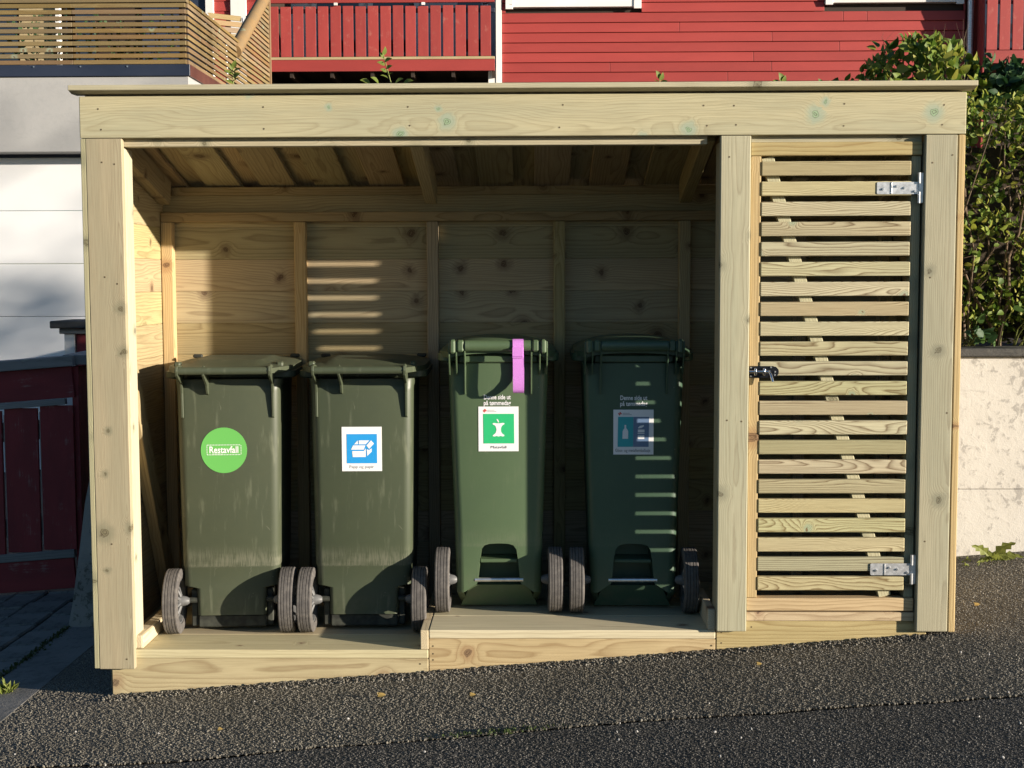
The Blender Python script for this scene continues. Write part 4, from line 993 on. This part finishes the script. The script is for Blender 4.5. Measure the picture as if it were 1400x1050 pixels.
bin_a((-.660, .300, .138), R(1.6), 'bin_olive', 'olive wheelie bin with blue box sticker on the lower deck', sticker_paper)

def bin_b(loc, rz, mat, label, sticker):
    b = tag(empty('wheelie_bin', loc, rz), label, 'wheelie bin', 'wheelie bins in the open bays'); LOCAL.add(b)
    # outer shell; the rear wall below .31 is a panel with the foot-step opening cut in it
    rs = [ring(.152, .10, .40, .03, .012), ring(.166, .0, .42, .03, .078), ring(.170, 0, .43, .034, .31), ring(.192, 0, .475, .034, .955), ring(.195, .0, .48, .036, .968),
          ring(.200, .012, .49, .04, .972), ring(.228, .045, .515, .045, .973), ring(.235, .04, .52, .045, .977), ring(.235, .04, .52, .045, 1.004), ring(.22, .05, .51, .04, 1.006)]
    n1 = 4
    m = MB(); loft(m, rs, skip=lambda i, k: i in (0, 1) and k == n1, capb=True)
    top, hw, hb = .31, .136, .136
    R_ = [(.116, .092), (.098, .105), (.0865, .110), (.0815, .122), (.074, .205), (.068, .245), (.056, .262), (.036, .268)]
    outl = [(-hw, top), (hw, top), (hb, .0785)] + [(.130, .081)] + R_ + [(0, .270)] + [(-x, z) for x, z in R_[::-1]] + [(-.130, .081), (-hb, .0785)]
    v0 = [m.bm.verts.new((x, 0, z)) for x, z in outl]; m.bm.faces.new(v0)
    nt_ = [(.130, .081)] + R_ + [(0, .270)] + [(-x, z) for x, z in R_[::-1]] + [(-.130, .081)]
    f0 = [m.bm.verts.new((x, 0, z)) for x, z in nt_]; f1 = [m.bm.verts.new((x*(.94 if z > .1 else 1), .12, z)) for x, z in nt_]
    for k in range(len(nt_)-1): m.bm.faces.new((f0[k], f0[k+1], f1[k+1], f1[k]))
    bmesh.ops.remove_doubles(m.bm, verts=m.bm.verts, dist=.0004)
    bmesh.ops.triangulate(m.bm, faces=[f for f in m.bm.faces if len(f.verts) > 6])
    m.build('body', mat, b, smooth=32)
    # inside the step opening: back wall, shelf, and the sloping skirt below the axle
    m = MB(); m.box(-.078, .078, .118, .124, .10, .275); m.box(-.0725, .0725, .012, .118, .192, .206, .003); m.build('foot_step', mat, b)
    m = MB(); vv = [m.bm.verts.new(p) for p in ((-.112, .016, .104), (.112, .016, .104), (.150, .070, .012), (-.150, .070, .012), (-.112, .118, .104), (.112, .118, .104), (.150, .118, .012), (-.150, .118, .012))]
    for f in ((0, 1, 2, 3), (4, 5, 1, 0), (5, 6, 2, 1), (7, 4, 0, 3), (7, 6, 5, 4), (3, 2, 6, 7)): m.bm.faces.new([vv[i] for i in f])
    m.build('lower_skirt', mat, b, smooth=30)
    m = MB(); m.tube([(-.094, .006, .1265), (.094, .006, .1265)], .0085, 12); m.build('foot_bar', 'steel', b, smooth=50)
    for s in (-1, 1): m = MB(); m.tube([(s*.235, .030, .1265), (s*.10, .030, .1265)], .0095, 10); m.build('axle', 'bin_dark', b, smooth=50)
    wheel(b, -.2175, -1, .1255, .058, .014); wheel(b, .2175, 1, .1255, .058, .014)
    # collar, fins, barrel
    m = MB(); m.box(-.150, .150, -.010, .05, .972, .9995, .004); m.build('rear_collar', mat, b)
    for s in (-1, 1):
        for x, zb, yo in ((.1265, .850, -.058), (.1585, .925, -.060), (.1855, .925, -.060)):
            m = MB(); m.prism([(.0, zb), (-.010, zb), (yo*.55, .955), (yo, 1.0), (yo-.006, 1.03), (yo, 1.055), (.02, 1.05), (.02, .96), (0, .95)], s*x-.0028, s*x+.0028, 'x', .001); m.build('handle_bracket', mat, b)
    m = MB(); m.tube([(-.124, -.052, 1.038), (.124, -.052, 1.038)], .0215, 18); m.build('handle_bar', mat, b, smooth=50)
    for s in (-1, 1):
        m = MB(); m.box(s*.1425-.013, s*.1425+.013, -.072, -.012, 1.016, 1.060, .006); m.build('hinge_knuckle', mat, b)
        m = MB(); m.box(s*.1720-.0105, s*.1720+.0105, -.076, -.010, 1.010, 1.062, .006); m.build('hinge_knuckle', mat, b)
    o = {'y': (-.040, .530), 'hw': lambda t: .182 + .044*min(1, t*5)}
    def zl(u, t): return 1.014 + .030*(1-abs(u)**5)*min(1, t*9+.25) + .028*(1-u*u)*math.sin(math.pi*min(1, .12+t*.85))
    lid_mesh(o, zl, .022).build('lid', mat, b, smooth=38)
    sticker(b); return b
def side_text(b, x, z, mat='label_white'):
    text_part(mat, b, (('Denne side ut', .0245, x, z+.0112, -.0012), dict(bold=.0005, width=.103)), (('på tømmedag', .0245, x, z-.0112, -.0012), dict(bold=.0005, width=.104)))
def sheet_b(b, cxx, ztop):
    x0, x1 = cxx-.0770, cxx+.0770; z1 = ztop; z0 = z1-.173
    s = card(b, x0, x1, z0, z1)
    P2 = lambda px, py: (x0+(px-145)/570*(x1-x0), z1-(py-275)/640*(z1-z0))
    c = P2(238, 333); k = .0078
    dia = [[(c[0]-k, c[1]), (c[0]-k*.1, c[1]-k), (c[0]+k*.2, c[1]-k*.2), (c[0]-k*.5, c[1]+k*.5)], [(c[0]+k, c[1]), (c[0]+k*.1, c[1]+k), (c[0]-k*.3, c[1]+k*.6), (c[0]+k*.5, c[1]-k*.45)]]
    flat_part('emblem', 'label_red', s, dia, -.0024)
    ln = [[P2(275, 322), P2(375, 322), P2(375, 330), P2(275, 330)], [P2(275, 342), P2(402, 342), P2(402, 350), P2(275, 350)]]
    flat_part('small_print', 'label_grey', s, ln, -.0024)
    return s, P2
def sticker_food(b):
    side_text(b, -.004, .8265)
    s, P2 = sheet_b(b, .0, .802)
    flat_part('symbol_panel', 'label_green2', s, [[P2(215, 378), P2(652, 378), P2(655, 802), P2(218, 802)]], -.0024)
    core = [(350, 512), (372, 508), (400, 514), (432, 514), (465, 512), (490, 506), (514, 512), (520, 522), (500, 534), (480, 550), (468, 580), (464, 605), (468, 632), (480, 655), (500, 672), (515, 682), (512, 696), (490, 702), (462, 694), (432, 702), (400, 694), (375, 702), (352, 698), (348, 686), (365, 674), (386, 655), (398, 632), (402, 605), (398, 580), (386, 550), (366, 536), (346, 526)]
    stem = [(402, 462), (415, 450), (428, 466), (440, 500), (424, 500), (416, 480)]
    flat_part('apple_symbol', 'label_white', s, [[P2(*p) for p in core], [P2(*p) for p in stem]], -.0031)
    text_part('label_ink', s, (('Matavfall', .0145, P2(432, 0)[0], P2(0, 856)[1], -.0024), dict(width=.060)))
def sticker_glass(b):
    side_text(b, .001, .8235)
    s, P2_ = sheet_b(b, .0, .790)
    P2 = lambda px, py: P2_(px, py-43)
    flat_part('symbol_panel', 'label_teal', s, [[P2(212, 420), P2(428, 420), P2(425, 848), P2(205, 848)]], -.0024)
    flat_part('symbol_panel', 'label_slate', s, [[P2(429, 420), P2(652, 420), P2(645, 848), P2(426, 848)]], -.0024)
    bottle = [(303, 535), (326, 535), (328, 580), (350, 610), (356, 632), (354, 732), (274, 732), (276, 632), (282, 610), (302, 580)]
    can = [[(490, 682), (584, 682), (584, 735), (490, 735)], [(488, 650), (586, 650), (586, 662), (488, 662)], [(492, 600), (586, 600), (586, 640), (492, 640)], [(494, 572), (520, 548), (575, 536), (580, 552), (548, 576), (500, 586)], [(455, 738), (600, 738), (600, 760), (452, 760)], [(505, 455), (600, 455), (600, 485), (498, 485)]]
    flat_part('bottle_symbol', 'label_white', s, [[P2(*p) for p in bottle]], -.0031)
    flat_part('can_symbol', 'label_white', s, [[P2(*p) for p in q] for q in can[:4]], -.0031)
    text_part('label_ink', s, (('Glass- og metallemballasje', .0165, P2(420, 0)[0], P2(0, 900)[1], -.0024), dict(width=.134)))
b3 = bin_b((-.134, .300, .213), R(1.0), 'bin_green', 'green wheelie bin with apple core sticker and a purple strap', sticker_food)
b4 = bin_b((.384, .292, .213), R(-.6), 'bin_new', 'dark green wheelie bin with bottle and can sticker by the middle post', sticker_glass)

# purple strap looped over the green bin's handle
ps = tag(empty('purple_strap', (-.058, .235, 1.25)), 'purple webbing strap hanging over the handle bar of the green bin', 'strap')
cy, cz_, rr_ = .248, 1.251, .0245
path = [(cy+rr_*math.cos(R(12*k)), cz_+rr_*math.sin(R(12*k))) for k in range(16)]           # over the bar, back to front
path += [(.2225, 1.215), (.2215, 1.17), (.2205, 1.12), (.222, 1.088), (.229, 1.076), (.241, 1.0735), (.254, 1.080), (.268, 1.096), (.279, 1.120), (.2815, 1.150), (.2800, 1.19), (.276, 1.22), (cy+rr_, cz_)]
m = MB(); hw_ = .0205; A, B = [], []
for i, (y, z) in enumerate(path):
    y0, z0 = path[max(0, i-1)]; y1, z1 = path[min(len(path)-1, i+1)]; n_ = Vector((0, z1-z0, -(y1-y0))).normalized()*.0016
    sk = .0035*i/len(path)
    A.append([m.bm.verts.new(Vector((-.058+s+sk, y, z))+n_) for s in (-hw_, hw_)]); B.append([m.bm.verts.new(Vector((-.058+s+sk, y, z))-n_) for s in (-hw_, hw_)])
for i in range(len(path)-1):
    m.bm.faces.new((A[i][0], A[i][1], A[i+1][1], A[i+1][0])); m.bm.faces.new((B[i][1], B[i][0], B[i+1][0], B[i+1][1]))
    for s in (0, 1): m.bm.faces.new((A[i][s], A[i+1][s], B[i+1][s], B[i][s]))
for q in (0, -1): m.bm.faces.new((A[q][0], A[q][1], B[q][1], B[q][0]))
m.build('webbing', 'purple', ps, smooth=50)
m = MB(); m.box(-.0785, -.0372, .2165, .2210, 1.206, 1.246, .001); m.build('stitched_fold', 'purple', ps)
m = MB(); m.box(-.0770, -.0390, .2150, .2164, 1.212, 1.214); m.build('stitching', 'purple_dark', ps)
